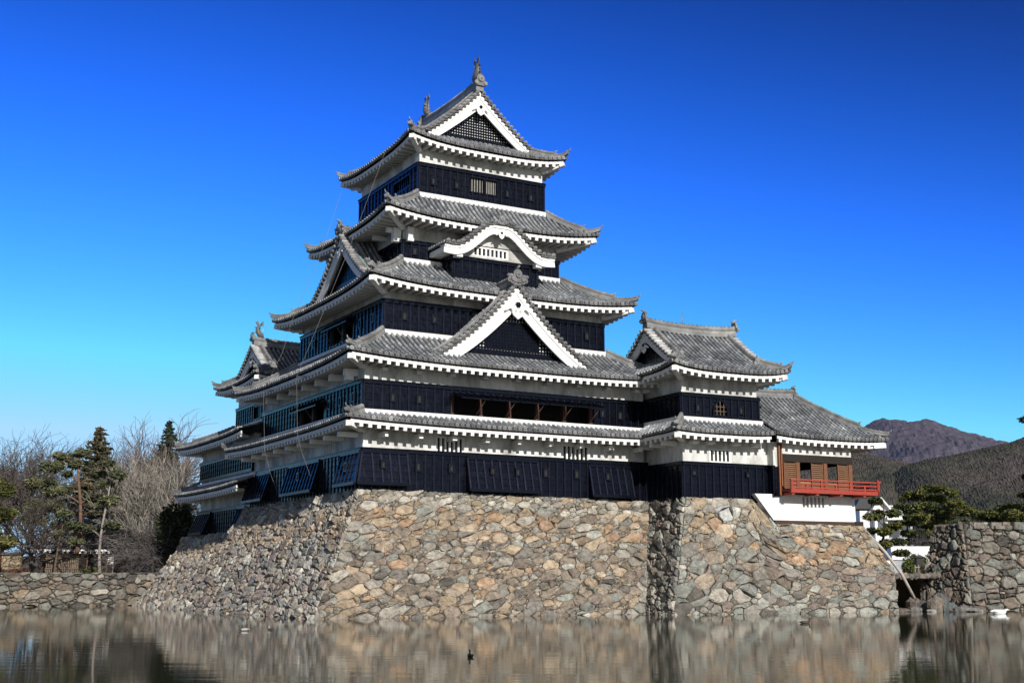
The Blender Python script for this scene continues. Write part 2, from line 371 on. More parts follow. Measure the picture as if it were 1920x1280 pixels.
class Skirt:
    """Hipped skirt roof between an eave rectangle and a smaller inner rectangle."""
    def __init__(s, outer, inner, ze, zi, lift=.35, lp=3.2, prof=.72, wall=None, drop=.26, zfun=None):
        s.o = outer; s.i = inner; s.ze = ze; s.zi = zi; s.lift = lift; s.lp = lp; s.pr = prof
        s.wall = wall; s.drop = drop; s.zfun = zfun or (lambda t: ze + (zi - ze) * (prof * t + (1 - prof) * t * t))
    def fun(s, side):
        x0, x1, y0, y1 = s.o; X0, X1, Y0, Y1 = s.i
        if side in 'SN': a, b_ = x0, x1; e, w = (y0, Y0) if side == 'S' else (y1, Y1)
        else: a, b_ = y0, y1; e, w = (x0, X0) if side == 'W' else (x1, X1)
        c = (a + b_) / 2; hh = (b_ - a) / 2
        def F(sv, t):
            sv = np.asarray(sv, float); t = np.asarray(t, float); q = e + (w - e) * t
            u = np.clip(np.abs((sv - c) / hh), 0, 1)
            z = s.zfun(t) + s.lift * u ** s.lp * np.clip(1 - t, 0, 1) ** 1.6
            return np.stack([sv, q + 0 * sv, z], -1) if side in 'SN' else np.stack([q + 0 * sv, sv, z], -1)
        A, B_ = (X0, X1) if side in 'SN' else (Y0, Y1)
        def tm(sv):
            r = np.ones_like(sv)
            if A - a > 1e-6: r = np.minimum(r, (sv - a) / (A - a))
            if b_ - B_ > 1e-6: r = np.minimum(r, (b_ - sv) / (b_ - B_))
            return np.clip(r, 0, 1)
        return F, tm, a, b_, e, w
    def build(s, mb_t, mb_h, mb_e, sides='SWNE', hips=('SW', 'SE', 'NW', 'NE'), flash=True):
        for sd_ in sides:
            F, tm, a, b_, e, w = s.fun(sd_)
            L = hypot(abs(w - e), s.zi - s.ze)
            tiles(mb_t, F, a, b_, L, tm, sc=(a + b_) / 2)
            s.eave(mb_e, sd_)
            if flash:
                lo, hi = (s.i[0], s.i[1]) if sd_ in 'SN' else (s.i[2], s.i[3])
                sg = np.sign(e - w)
                z0, z1 = s.zi - .10, s.zi + .17; q0, q1 = sorted((w - sg * .02, w + sg * .16))
                if sd_ in 'SN': mb_e.box(lo - .05, hi + .05, q0, q1, z0, z1, (.9, .9, .9))
                else: mb_e.box(q0, q1, lo - .05, hi + .05, z0, z1, (.9, .9, .9))
        for hp in hips:
            sx = 1 if 'E' in hp else 0; sy = 1 if 'N' in hp else 0
            F, tm, a, b_, e, w = s.fun('N' if sy else 'S')
            x0 = s.o[sx]; X0 = s.i[sx]
            t = np.linspace(.97, .0, 14); P = F(x0 + (X0 - x0) * t, t); P[:, 2] += .07
            if mb_h is not None: hip(mb_h(hp), P)
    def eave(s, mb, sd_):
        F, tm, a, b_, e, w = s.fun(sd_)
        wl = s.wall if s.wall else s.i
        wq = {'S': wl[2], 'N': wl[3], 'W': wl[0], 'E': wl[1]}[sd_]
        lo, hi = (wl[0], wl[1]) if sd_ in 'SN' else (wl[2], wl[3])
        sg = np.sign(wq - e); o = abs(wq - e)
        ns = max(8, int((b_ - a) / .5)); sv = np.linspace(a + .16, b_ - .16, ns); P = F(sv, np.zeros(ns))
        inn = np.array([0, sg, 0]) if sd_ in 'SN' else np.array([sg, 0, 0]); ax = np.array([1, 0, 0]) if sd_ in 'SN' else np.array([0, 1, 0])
        # white fascia strip just behind the tile ends
        mb.sweep(P + inn * .16, [(0, -.105), (.10, -.105), (.10, -.265), (0, -.265)], inn, (0, 0, 1), (1, 1, 1))
        # soffit (meets the wall with a gentle rise)
        zw = s.ze - s.drop + .30 * min(o, 1.2) * .5
        k = 6; V = []; lif = P[:, 2] - s.ze
        tq = np.linspace(0, 1, k)
        for i in range(ns):
            # soffit lines run straight in to the wall, clipped to the hip
            for j in range(k):
                d = .24 + (o - .24) * tq[j]
                f = np.clip(min((sv[i] - a), (b_ - sv[i])) / max(o, .01), 0, 1)
                d = min(d, max(.24, o * f + .05))
                base = F(np.array([sv[i]]), np.array([0.]))[0]
                V.append(base + inn * d + np.array([0, 0, -.25 + (zw - (s.ze - .25)) * (d - .24) / max(o - .24, .01) - lif[i] * ((d - .24) / max(o - .24, .01)) ** 1.2]))
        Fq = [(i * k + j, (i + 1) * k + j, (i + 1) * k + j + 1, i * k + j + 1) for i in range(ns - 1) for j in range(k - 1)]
        mb.put(V, Fq, (.52, .51, .49))  # plaster darkened: under-eave shade put into the soffit colour
        # rafter ends
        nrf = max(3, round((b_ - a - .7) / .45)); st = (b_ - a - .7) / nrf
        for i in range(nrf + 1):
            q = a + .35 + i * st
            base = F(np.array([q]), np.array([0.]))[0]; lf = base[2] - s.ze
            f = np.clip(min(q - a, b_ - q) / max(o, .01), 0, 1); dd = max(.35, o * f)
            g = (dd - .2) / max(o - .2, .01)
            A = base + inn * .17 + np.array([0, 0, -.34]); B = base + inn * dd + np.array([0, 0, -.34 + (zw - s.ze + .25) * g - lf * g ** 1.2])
            mb.beam(A, B, .185, .175, (0, 0, 1), np.array([(1, 1, 1)] + [(.62, .61, .59)] * 5))  # outer end white, other faces darkened with painted under-eave shade
    def corner(s, mb, hp):
        sx = 1 if 'E' in hp else 0; sy = 1 if 'N' in hp else 0
        F, tm, a, b_, e, w = s.fun('N' if sy else 'S'); wl = s.wall if s.wall else s.i
        tip = F(np.array([s.o[sx]]), np.array([0.]))[0]; wc = np.array([wl[sx], wl[2 + sy], s.ze - .36])
        d = wc - tip; d[2] = 0; d /= np.linalg.norm(d)
        A = tip + d * .20 + np.array([0, 0, -.33]); mb.beam(A, wc + np.array([0, 0, .05]), .26, .26, (0, 0, 1), (1, 1, 1))
# ------------------------------------------------------------------ gables
class Gable:
    """Gabled roof, ridge along local Y, gable end facing -Y at yF; both slopes follow zf(t), t=0 at the foot, 1 at the ridge."""
    def __init__(s, A, yF, yB, zf, t0=0.):
        s.A = A; s.yF = yF; s.yB = yB; s.zf = zf; s.t0 = t0
    def F(s, sg):
        def f(sv, t):
            sv = np.asarray(sv, float); t = np.asarray(t, float)
            return np.stack([sg * s.A * (1 - t) + 0 * sv, sv + 0 * t, s.zf(t) + 0 * sv], -1)
        return f
    def len(s):
        t = np.linspace(s.t0, 1, 30); return float(np.sum(np.hypot(np.diff(s.A * (1 - t)), np.diff(s.zf(t)))))
    def tiles(s, mb, eave=False):
        for sg in (-1, 1): tiles(mb, s.F(sg), s.yF, s.yB, s.len(), None, s.t0, sc=0., eave=eave)
    def curve(s, n=22, t0=None):
        t = np.linspace(s.t0 if t0 is None else t0, 1, n); return s.A * (1 - t), s.zf(t), t
    def verge(s, mb, end=-1, white=False, ta=None):
        """round verge tiles laid across the slope edge at the gable end"""
        y0 = s.yF if end < 0 else s.yB
        x, z, t = s.curve(80, ta); ln = np.concatenate([[0], np.cumsum(np.hypot(np.diff(x), np.diff(z)))])
        for q in np.arange(.12, ln[-1] - .1, .30):
            xx, zz = np.interp(q, ln, x), np.interp(q, ln, z)
            g = rng.uniform(.34, .5) if white else rng.uniform(.15, .3)
            for sg in (-1, 1):
                P = [(sg * xx, y0 + end * .05, zz + .09), (sg * xx, y0 - end * .42, zz + .10)]
                mb.tube(P, .10, 8, (g,) * 3)
                mb.disc((sg * xx, y0 + end * .075, zz + .09), (0, end, 0), .055, 6, .03, (g * .5,) * 3)
            # pan tile lip
            for sg in (-1, 1):
                mb.box(sg * xx - .15, sg * xx + .15, min(y0, y0 - end * .3), max(y0, y0 - end * .3), zz - .06, zz + .0, (.12, .12, .12))
    def board(s, mb, end=-1, w0=.46, w1=.62, ta=None, inset=.10, off=.07):
        """plastered bargeboard in two steps under the verge"""
        y0 = (s.yF if end < 0 else s.yB) - end * inset
        x, z, t = s.curve(26, ta)
        for (a, b_, yy, th) in ((off, .40, 0, .14), (.38, 1.0, -end * .05, .10)):
            for sg in (-1, 1):
                V = []
                for i in range(len(x)):
                    wd = w0 + (w1 - w0) * (i / (len(x) - 1)) ** 2
                    dz = np.gradient(z, x)[i]; nx, nz = dz, -1.0; k = hypot(nx, nz); nx /= k; nz /= k
                    if nz > 0: nx, nz = -nx, -nz
                    lo = a if a == off else a * wd
                    hi = b_ * wd
                    for d in (lo, hi):
                        px = x[i] + nx * d; pz = z[i] + nz * d
                        if px < 0:
                            # meet at the centre line
                            pz = z[i] + nz * d - 0 * px; px = 0.
                        for y in (y0 + yy, y0 + yy - end * th): V.append((sg * px, y, pz))
                F = []
                for i in range(len(x) - 1):
                    k = 4 * i; m_ = 4 * (i + 1)
                    F += [(k, k + 2, m_ + 2, m_), (k + 1, m_ + 1, m_ + 3, k + 3), (k + 2, k + 3, m_ + 3, m_ + 2), (k, m_, m_ + 1, k + 1)]
                F += [(0, 1, 3, 2)]
                mb.put(V, F, (1, 1, 1))
    def soffit(s, mb, end=-1, gi=.55, ta=None):
        y0 = s.yF if end < 0 else s.yB
        x, z, t = s.curve(22, ta)
        for sg in (-1, 1):
            V = [(sg * x[i], y, z[i] - .10) for i in range(len(x)) for y in (y0 - end * .1, y0 - end * gi)]
            mb.put(V, [(2 * i, 2 * i + 1, 2 * i + 3, 2 * i + 2) for i in range(len(x) - 1)], (1, 1, 1))
    def xl(s, z, off=.1):
        """half-width of the gable at height z"""
        t = np.linspace(s.t0, 1, 200); zz = s.zf(t) - off
        tt = np.interp(z, zz, t); return float(s.A * (1 - tt))
    def wall(s, mb, zb, end=-1, gi=.55, col=(1, 1, 1), mi=0, off=.1, th=.1):
        y = (s.yF if end < 0 else s.yB) - end * gi
        x, z, t = s.curve(30); ok = z - off > zb
        xs = list(x[ok]); zs = list(z[ok] - off)
        if not xs: return
        x0 = s.xl(zb, off)
        poly = [(-x0, zb)] + [(-a, b_) for a, b_ in zip(xs, zs)] + [(a, b_) for a, b_ in zip(xs[::-1][1:], zs[::-1][1:])] + [(x0, zb)]
        mb.extrude(poly[::-1], (0, y, 0), (1, 0, 0), (0, 0, 1), (0, -end, 0), th, col, mi)
    def lattice(s, mb, zb, end=-1, gi=.55, sp=.21, bw=.11, off=.5, horizontal=True):
        y = (s.yF if end < 0 else s.yB) - end * (gi - .045)
        zt = float(s.zf(np.array([1.]))[0]) - off
        ya, yb = sorted((y, y - end * .05))
        xm = s.xl(zb, off)
        k = int(xm / sp)
        for i in range(-k, k + 1):
            x = i * sp
            t = 1 - abs(x) / s.A; z1 = float(s.zf(np.array([t]))[0]) - off
            if z1 > zb + .05: mb.box(x - bw / 2, x + bw / 2, ya, yb, zb, z1)
        if horizontal:
            z = zb + sp * .5
            while z < zt - .1:
                xx = s.xl(z, off)
                mb.box(-xx, xx, ya - .004, yb + .004, z - bw / 2, z + bw / 2); z += sp
        mb.box(-xm - .5, xm + .5, ya - .03, yb + .03, zb - .28, zb + .0)
def pendant(mb, c, end=-1, k=1.):
    """carved pendant (gegyo) with a hexagonal boss, hanging below the gable peak"""
    poly = [(0, -.62), (.12, -.52), (.27, -.42), (.36, -.24), (.36, -.08), (.50, -.02), (.66, -.14), (.82, -.20), (.74, -.04), (.55, .12), (.34, .14), (.22, .08), (.17, .20), (0, .24)]
    poly = poly + [(-a, b_) for a, b_ in poly[::-1][1:-1]]
    poly = [(a * k, b_ * k) for a, b_ in poly]
    mb.extrude(poly, c, (1, 0, 0), (0, 0, 1), (0, end, 0), .10 * k, (1, 1, 1))
    c = np.array(c, float)
    for s_ in (-1, 1):
        mb.disc(c + np.array([s_ * .15 * k, end * .13 * k, -.14 * k]), (0, end, 0), .10 * k, 10, .04 * k, (.85, .85, .85))
        mb.disc(c + np.array([s_ * .15 * k, end * .15 * k, -.14 * k]), (0, end, 0), .05 * k, 8, .03 * k, (.6, .6, .6))
    mb.disc(c + np.array([0, end * .16 * k, .20 * k]), (0, end, 0), .17 * k, 6, .14 * k, (1, 1, 1), 1)
    mb.disc(c + np.array([0, end * .20 * k, .20 * k]), (0, end, 0), .07 * k, 6, .05 * k, (1, 1, 1), 1)

# ------------------------------------------------------------------ walls
def fpt(side, r, u, off, z):
    if side == 'S': return (u, r[2] - off, z)
    if side == 'N': return (u, r[3] + off, z)
    if side == 'W': return (r[0] - off, u, z)
    return (r[1] + off, u, z)
def frange(side, r): return (r[0], r[1]) if side in 'SN' else (r[2], r[3])
def fbox(mb, side, r, u0, u1, o0, o1, z0, z1, col=(1, 1, 1), mi=0):
    a = fpt(side, r, u0, o0, z0); b_ = fpt(side, r, u1, o1, z1)
    mb.box(min(a[0], b_[0]), max(a[0], b_[0]), min(a[1], b_[1]), max(a[1], b_[1]), z0, z1, col, mi)
def wall_face(mb, side, r, z0, z1, holes=(), ext=0.):
    u0, u1 = frange(side, r); u0 -= ext; u1 += ext
    us = sorted({u0, u1} | {h[0] for h in holes} | {h[1] for h in holes}); zs = sorted({z0, z1} | {min(max(h[2], z0), z1) for h in holes} | {min(max(h[3], z0), z1) for h in holes})
    for a, b_ in zip(us[:-1], us[1:]):
        for c, d in zip(zs[:-1], zs[1:]):
            um, zm = (a + b_) / 2, (c + d) / 2
            if any(h[0] < um < h[1] and h[2] < zm < h[3] for h in holes): continue
            mb.put([fpt(side, r, a, 0, c), fpt(side, r, b_, 0, c), fpt(side, r, b_, 0, d), fpt(side, r, a, 0, d)], [(0, 1, 2, 3)])
    for h in holes:
        if not h[4]: continue
        a, b_, c, d, dep = h
        P = [fpt(side, r, u, o, z) for o in (0, -dep) for u, z in ((a, c), (b_, c), (b_, d), (a, d))]
        mb.put(P, [(4, 5, 6, 7), (0, 1, 5, 4), (1, 2, 6, 5), (2, 3, 7, 6), (3, 0, 4, 7)], (1, 1, 1), 1)
def boards(mb, side, r, z0, z1, holes=(), sp=.46, off=.07, rail=True, ext=None, bat=.075):
    """lapped boards with battens, top and bottom rails"""
    ext = off + .02 if ext is None else ext
    u0, u1 = frange(side, r); u0 -= ext; u1 += ext
    nrow = max(2, round((z1 - z0) / .28)); hh = (z1 - z0) / nrow
    def spans(za, zb):
        cuts = sorted([(h[0], h[1]) for h in holes if h[2] < (za + zb) / 2 < h[3]])
        out = []; c = u0
        for a, b_ in cuts:
            if a > c: out.append((c, a))
            c = max(c, b_)
        if c < u1: out.append((c, u1))
        return out
    for i in range(nrow):
        za, zb = z0 + i * hh, z0 + (i + 1) * hh
        g = rng.uniform(.8, 1.25)
        for a, b_ in spans(za, zb):
            V = [fpt(side, r, a, off + .022, za), fpt(side, r, b_, off + .022, za), fpt(side, r, b_, off, zb), fpt(side, r, a, off, zb),
                 fpt(side, r, a, 0, za), fpt(side, r, b_, 0, za), fpt(side, r, b_, 0, zb), fpt(side, r, a, 0, zb)]
            mb.put(V, [(0, 1, 2, 3), (4, 5, 1, 0), (4, 0, 3, 7), (1, 5, 6, 2)], (g, g, g))
    nb = max(2, round((u1 - u0 - .1) / sp)); st = (u1 - u0 - .1) / nb
    for i in range(nb + 1):
        u = u0 + .05 + i * st
        segs = [(z0, z1)]
        for h in holes:
            if h[0] - .03 < u < h[1] + .03:
                ns_ = []
                for a, b_ in segs:
                    if h[2] > a: ns_.append((a, min(b_, h[2])))
                    if h[3] < b_: ns_.append((max(a, h[3]), b_))
                segs = ns_
        for a, b_ in segs:
            if b_ - a > .05: fbox(mb, side, r, u - bat / 2, u + bat / 2, off + .0, off + .065, a, b_, (3.,) * 3)
    if rail:
        for (za, zb, o1) in ((z1 - .14, z1 + .02, off + .095), (z0 - .02, z0 + .16, off + .085)):
            for a, b_ in spans(za, zb): fbox(mb, side, r, a, b_, 0, o1, za, zb, (1.1,) * 3)
        # drip board on top
        for a, b_ in spans(z1, z1 + .04): fbox(mb, side, r, a - .02, b_ + .02, 0, off + .14, z1 + .021, z1 + .055, (1.2,) * 3)
def storey(root, r, z0, zb0, zb1, zt, holes=None, sides='SWNE', boards_z=None):
    """plaster wall (part) with black weatherboards (sub-part)"""
    holes = holes or {}
    w = MB(); k = MB()
    for sd_ in 'SWNE':
        h = holes.get(sd_, [])
        wall_face(w, sd_, r, z0, zt, h)
        hb = [q for q in h if q[2] < zb1]
        if sd_ in sides: boards(k, sd_, r, zb0, zb1, hb)
    wo_ = w.build('plaster_wall', [M['plaster'], M['dark']], root)
    ko = k.build('weatherboards', M['black'], wo_)
    return wo_
def loophole(root, side, r, u, z, w=.20, h=.36, off=.09):
    mb = MB()
    for (a, b_, c, d) in ((-w / 2 - .06, -w / 2, -h / 2 - .06, h / 2 + .06), (w / 2, w / 2 + .06, -h / 2 - .06, h / 2 + .06), (-w / 2, w / 2, h / 2, h / 2 + .06), (-w / 2, w / 2, -h / 2 - .06, -h / 2)):
        fbox(mb, side, r, u + a, u + b_, off, off + .085, z + c, z + d, (2.2,) * 3)
    fbox(mb, side, r, u - w / 2, u + w / 2, off + .01, off + .035, z - h / 2, z + h / 2, (1, 1, 1), 1)
    fbox(mb, side, r, u - w * .06, u + w * .10, off + .035, off + .05, z - h * .30, z + h * .10, (.05, .05, .055), 2)
    return mb.build('loophole', [M['black'], M['dark'], M['wood']], root)
def barred(root, side, r, u0, u1, z0, z1, n, col, off=.0, mat='white', bw=.12, frame=None, back=.0):
    """upright bars in an opening of the wall; frame round it"""
    mb = MB(); st = (u1 - u0) / n
    for i in range(n + 1):
        u = u0 + i * st
        fbox(mb, side, r, u - bw / 2, u + bw / 2, off - .14, off - .005, z0, z1, col)
    o = MB()
    f = .07
    for (a, b_, c, d) in ((u0 - f, u0, z0 - f, z1 + f), (u1, u1 + f, z0 - f, z1 + f), (u0, u1, z1, z1 + f), (u0, u1, z0 - f, z0)):
        fbox(o, side, r, a, b_, off - .16, off + (frame if frame is not None else .02), c, d, (1, 1, 1))
    fr = o.build('barred_window', M['black'] if frame is not None else M['white'], root)
    mb.build('bars', M[mat], fr)
    return fr
def flared(root, side, r, u0, u1, z0, z1, fl=.42, hole=None, bev0=0., bev1=0.):
    """stone-drop panel: weatherboard wall leaning out at its foot"""
    mb = MB(); off = .10
    def pt(u, f, ex=0.): # f: 0 top, 1 bottom
        uu = u
        if u == u0: uu = u0 - bev0 * f * fl
        if u == u1: uu = u1 + bev1 * f * fl
        return np.array(fpt(side, r, uu, off + fl * f + ex, z1 + (z0 - z1) * f))
    mb.put([pt(u0, 1), pt(u1, 1), pt(u1, 0), pt(u0, 0)], [(0, 1, 2, 3)])
    for u in (u0, u1):
        b_ = np.array(fpt(side, r, u, 0, z0)); t_ = np.array(fpt(side, r, u, 0, z1))
        mb.put([pt(u, 1), b_, t_, pt(u, 0)], [(0, 1, 2, 3)])
    mb.put([pt(u0, 1), pt(u1, 1), np.array(fpt(side, r, u1, 0, z0)), np.array(fpt(side, r, u0, 0, z0))], [(0, 1, 2, 3)])
    n = fpt(side, (0, 0, 0, 0), 0, 1, 0)
    nrow = 5
    for i in range(nrow):
        fa, fb = i / nrow, (i + 1) / nrow
        g = rng.uniform(1.5, 2.3)
        mb.put([pt(u0, fb, .035), pt(u1, fb, .035), pt(u1, fa, .008), pt(u0, fa, .008), pt(u0, fb, 0), pt(u1, fb, 0)], [(0, 1, 2, 3), (4, 5, 1, 0)], (g, g, g))
    nb = max(3, round((u1 - u0) / .46))
    for i in range(nb + 1):
        u = u0 + (u1 - u0) * i / nb
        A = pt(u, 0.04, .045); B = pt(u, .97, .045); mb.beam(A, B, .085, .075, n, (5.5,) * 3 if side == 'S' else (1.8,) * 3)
    for f in (.05, .95):
        mb.beam(pt(u0, f, .05), pt(u1, f, .05), .14, .11, n, (1.3,) * 3)
    o = mb.build('flared_panel', M['black'], root)
    return o
def shachi(mb, base, d, k=1.):
    """ridge fish standing on its head: curved body, fins, forked tail"""
    base = np.array(base, float); d = np.array(d, float); up = np.array([0, 0, 1.]); s_ = np.cross(d, up)
    P = [base + d * a * k + up * b_ * k for a, b_ in ((.30, .05), (.22, .16), (.05, .30), (-.10, .50), (-.13, .72), (-.03, .92), (.12, 1.06))]
    mb.tube(P, [.10 * k, .19 * k, .22 * k, .19 * k, .14 * k, .10 * k, .05 * k], 8, (.12, .12, .115))
    T_ = P[-2]
    for (a, b_) in (((-.28, .28), (-.10, .42)), ((.36, .16), (.30, .40))):
        mb.extrude([(-.05 * k, 0), (.08 * k, -.02 * k), (b_[0] * k, b_[1] * k), (a[0] * k, a[1] * k)], T_ - s_ * .03, d, up, s_, .06, (.13, .12, .11))
    for i, (a, b_) in enumerate(((.12, .5), (.08, .7), (.1, .33))):
        c = base + d * (a - .35 + .1) * k + up * b_ * k
        mb.extrude([(0, 0), (-.22 * k, .12 * k), (-.04 * k, .2 * k)], c - s_ * .02, d, up, s_, .05, (.12, .12, .11))
        for s2 in (-1, 1):
            mb.extrude([(0, 0), (.22 * k, .12 * k), (.04 * k, .2 * k)], base + up * (b_ - .05) * k - d * .02, s_ * s2, up, d, .05, (.12, .12, .11))

def ogee(z0, H, c):
    return lambda t: z0 + H * (c * np.asarray(t) + (1 - c) * np.asarray(t) ** 2)
# ================================================================== the main keep
keep = empty('castle_keep', (0, 0, 0), 'tallest black and white castle tower, five grey tiled roofs stacked above the near stone corner', 'castle tower')
R1 = (-8.1, 8.1, -7.24, 9.0); R2 = (-8.1, 8.1, -7.24, 7.24); R3 = (-6.47, 6.47, -5.77, 5.77)
R4 = (-4.69, 4.69, -3.97, 3.97); R5 = (-3.81, 3.81, -3.94, 3.94)
def grow(r, o): return (r[0] - o, r[1] + o, r[2] - o, r[3] + o)
# --- storeys
h1 = {'S': [(-4.22, -2.78, 7.74, 8.44, .5), (2.99, 4.55, 7.70, 8.40, .5)], 'W': [(-3.6, -2.2, 7.74, 8.44, .5), (2.1, 3.3, 7.74, 8.44, .5)]}
w1 = storey(keep, R1, 5.2, 5.55, 7.72, 8.9, h1)
h2 = {'S': [(-3.49, 4.88, 9.5, 10.62, 1.3)], 'W': [(-2.3, 1.6, 9.5, 10.62, 1.2)]}
w2 = storey(keep, R2, 9.0, 9.45, 10.97, 11.9, h2)
h3 = {'W': [(-1.95, 1.7, 14.1, 15.2, 1.2)]}
w3 = storey(keep, R3, 13.0, 13.75, 15.34, 16.05, h3)
w4 = storey(keep, R4, 17.2, 17.9, 19.05, 20.15)
h5 = {'S': [(-.80, .02, 22.33, 23.12, .7), (.14, .82, 22.33, 23.12, .7)], 'W': [(-3.0, -.9, 22.45, 23.05, .7)]}
w5 = storey(keep, R5, 20.8, 21.7, 23.42, 24.5, h5)
for sd_, hs in h1.items():
    for h in hs: barred(keep, sd_, R1, h[0], h[1], h[2], h[3], 6, (1, 1, 1), .0, 'white', .10)
for h in h5['S']: barred(keep, 'S', R5, h[0], h[1], h[2], h[3], 5, (.24, .23, .21), .0, 'wood', .06, .13)
barred(keep, 'W', R5, -3.0, -.9, 22.45, 23.05, 8, (.03, .03, .035), .0, 'black', .06, .13)
for u in (-3.02, -1.62, 1.52, 2.99): loophole(keep, 'S', R5, u, 22.55)
for u in (-4.08, 3.54): loophole(keep, 'S', R4, u, 18.55)
for u in (-5.42, -3.75, 5.42): loophole(keep, 'S', R3, u, 14.62)
for u, z in ((-6.66, 10.24), (-5.25, 10.26), (5.38, 10.24), (6.5, 10.2)): loophole(keep, 'S', R2, u, z)
for u in (-5.26, -3.48, 1.89, 3.75): loophole(keep, 'S', R1, u, 6.98)
for u in (-6.3, -4.6, -3.2): loophole(keep, 'W', R2, u, 10.25)
for u in (-4.6, -3.0, 3.6): loophole(keep, 'W', R3, u, 14.6)
for u in (-2.6, 2.0): loophole(keep, 'W', R4, u, 18.5)
# --- stone-drop panels
flared(keep, 'S', R1, -8.17, -5.88, 5.98, 7.66, .42, None, .9, 0)
flared(keep, 'S', R1, -2.62, 1.37, 5.86, 7.60, .42)
flared(keep, 'S', R1, 4.5, 7.05, 5.80, 7.55, .42)
flared(keep, 'W', R1, -7.30, -5.0, 5.98, 7.66, .42, None, .9, 0)
flared(keep, 'W', R1, -2.12, 2.44, 5.95, 7.64, .50)
flared(keep, 'W', R1, 5.35, 8.85, 5.92, 7.60, .55)
for (sd_, r, us, z0) in (('S', R1, (-7.2,), 6.98), ('S', R1, (-1.32, .11), 6.92), ('S', R1, (5.5,), 6.92), ('W', R1, (-6.2, .3, 7.0), 6.9)):
    for u in us: loophole(keep, sd_, r, u, z0, .18, .30, .36)
# --- plastered brackets under the eaves, each a part
def bracket(root, sd_, r, u, w, reach, z0, z1, o0=0):
    mb = MB(); fbox(mb, sd_, r, u - w, u + w, o0, reach, z0, z1); return mb.build('eave_bracket', M['white'], root)
for u in np.arange(-7.2, 8.0, 1.83): bracket(keep, 'S', R1, u, .13, .62, 8.28, 8.5)
for u in np.arange(-6.6, 8.8, 1.83): bracket(keep, 'W', R1, u, .13, 1.0, 8.28, 8.52)
for u in np.arange(-7.2, 8.0, 1.83): bracket(keep, 'S', R2, u, .13, .42, 11.45, 11.6)
for u in np.arange(-6.4, 6.8, 1.9): bracket(keep, 'W', R2, u, .13, .7, 11.25, 11.6)
bracket(keep, 'W', R2, -6.37, .17, .62, 11.05, 11.35, .25)
for u in np.arange(-3.6, 3.8, 1.8): bracket(keep, 'W', R4, u, .12, .8, 19.5, 19.75)
bracket(keep, 'W', R4, -3.72, .17, .5, 19.0, 19.75, .1); bracket(keep, 'S', R4, -4.42, .17, .38, 19.0, 19.75, .05)
# --- wide openings: posts, props and top-hung shutters
def wide_opening(side, r, u0, u1, z0, z1, nsh, depth, reach, post_col):
    for u in np.linspace(u0 + .1, u1 - .1, nsh):
        p = MB(); fbox(p, side, r, u - .10, u + .10, -.22, -.04, z0, z1, post_col); fbox(p, side, r, u - .15, u + .15, -.26, .02, z0, z0 + .12, post_col)
        p.build('window_post', M['wood'], keep)
    st = (u1 - u0) / (nsh - 1)
    for i in range(nsh - 1):
        a, b_ = u0 + i * st + .03, u0 + (i + 1) * st - .03
        s_ = MB(); zt = z1 + .02
        dz = -.34
        V = [fpt(side, r, a, .10, zt), fpt(side, r, b_, .10, zt), fpt(side, r, b_, reach, zt + dz), fpt(side, r, a, reach, zt + dz)]
        V2 = [(x, y, z + .06) for x, y, z in V]
        s_.put(V + V2, [(3, 2, 1, 0), (4, 5, 6, 7), (0, 1, 5, 4), (1, 2, 6, 5), (2, 3, 7, 6), (3, 0, 4, 7)])
        for q in np.linspace(a + .04, b_ - .04, 5):
            s_.beam(fpt(side, r, q, .10, zt + .085), fpt(side, r, q, reach, zt + dz + .085), .06, .05, (0, 0, 1), (1.6,) * 3)
        o = s_.build('top_hung_shutter', M['black'], keep)
        pr = MB(); pr.tube([fpt(side, r, b_ - .25, -.05, z0 + .12), fpt(side, r, b_ - .25, reach - .1, zt + dz)], .022, 5, (.16, .10, .07)); pr.build('prop_rod', M['wood'], o)
wide_opening('S', R2, -3.49, 4.88, 9.5, 10.62, 6, 1.3, 1.15, (.07, .032, .022))
wide_opening('W', R2, -2.3, 1.6, 9.5, 10.62, 3, 1.2, .55, (.05, .05, .05))
wide_opening('W', R3, -1.95, 1.7, 14.1, 15.2, 3, 1.2, .5, (.05, .05, .05))
# --- roofs
def keep_roof(outer, inner, wall, ze, zi, lift, **kw):
    t = MB(); e = MB(); sk = Skirt(outer, inner, ze, zi, lift, wall=wall, **kw)
    hips = {}
    def mh(h): hips[h] = MB(); return hips[h]
    sk.build(t, mh, e)
    for h in hips: sk.corner(e, h)
    ro = t.build('tiled_roof', M['tile'], keep)
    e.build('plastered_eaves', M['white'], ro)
    for h, q in hips.items(): q.build('hip_ridge', M['tile'], ro)
    return ro
roof1 = keep_roof(grow(R1, 1.40), grow(R2, .09), R1, 8.9, 9.42, .16)
roof2 = keep_roof(grow(R2, 1.40), grow(R3, .09), R2, 11.92, 13.66, .28)
roof3 = keep_roof(grow(R3, 1.42), grow(R4, .09), R3, 16.02, 17.92, .40)
roof4 = keep_roof(grow(R4, 1.76), grow(R5, .09), R4, 20.06, 21.62, .42)

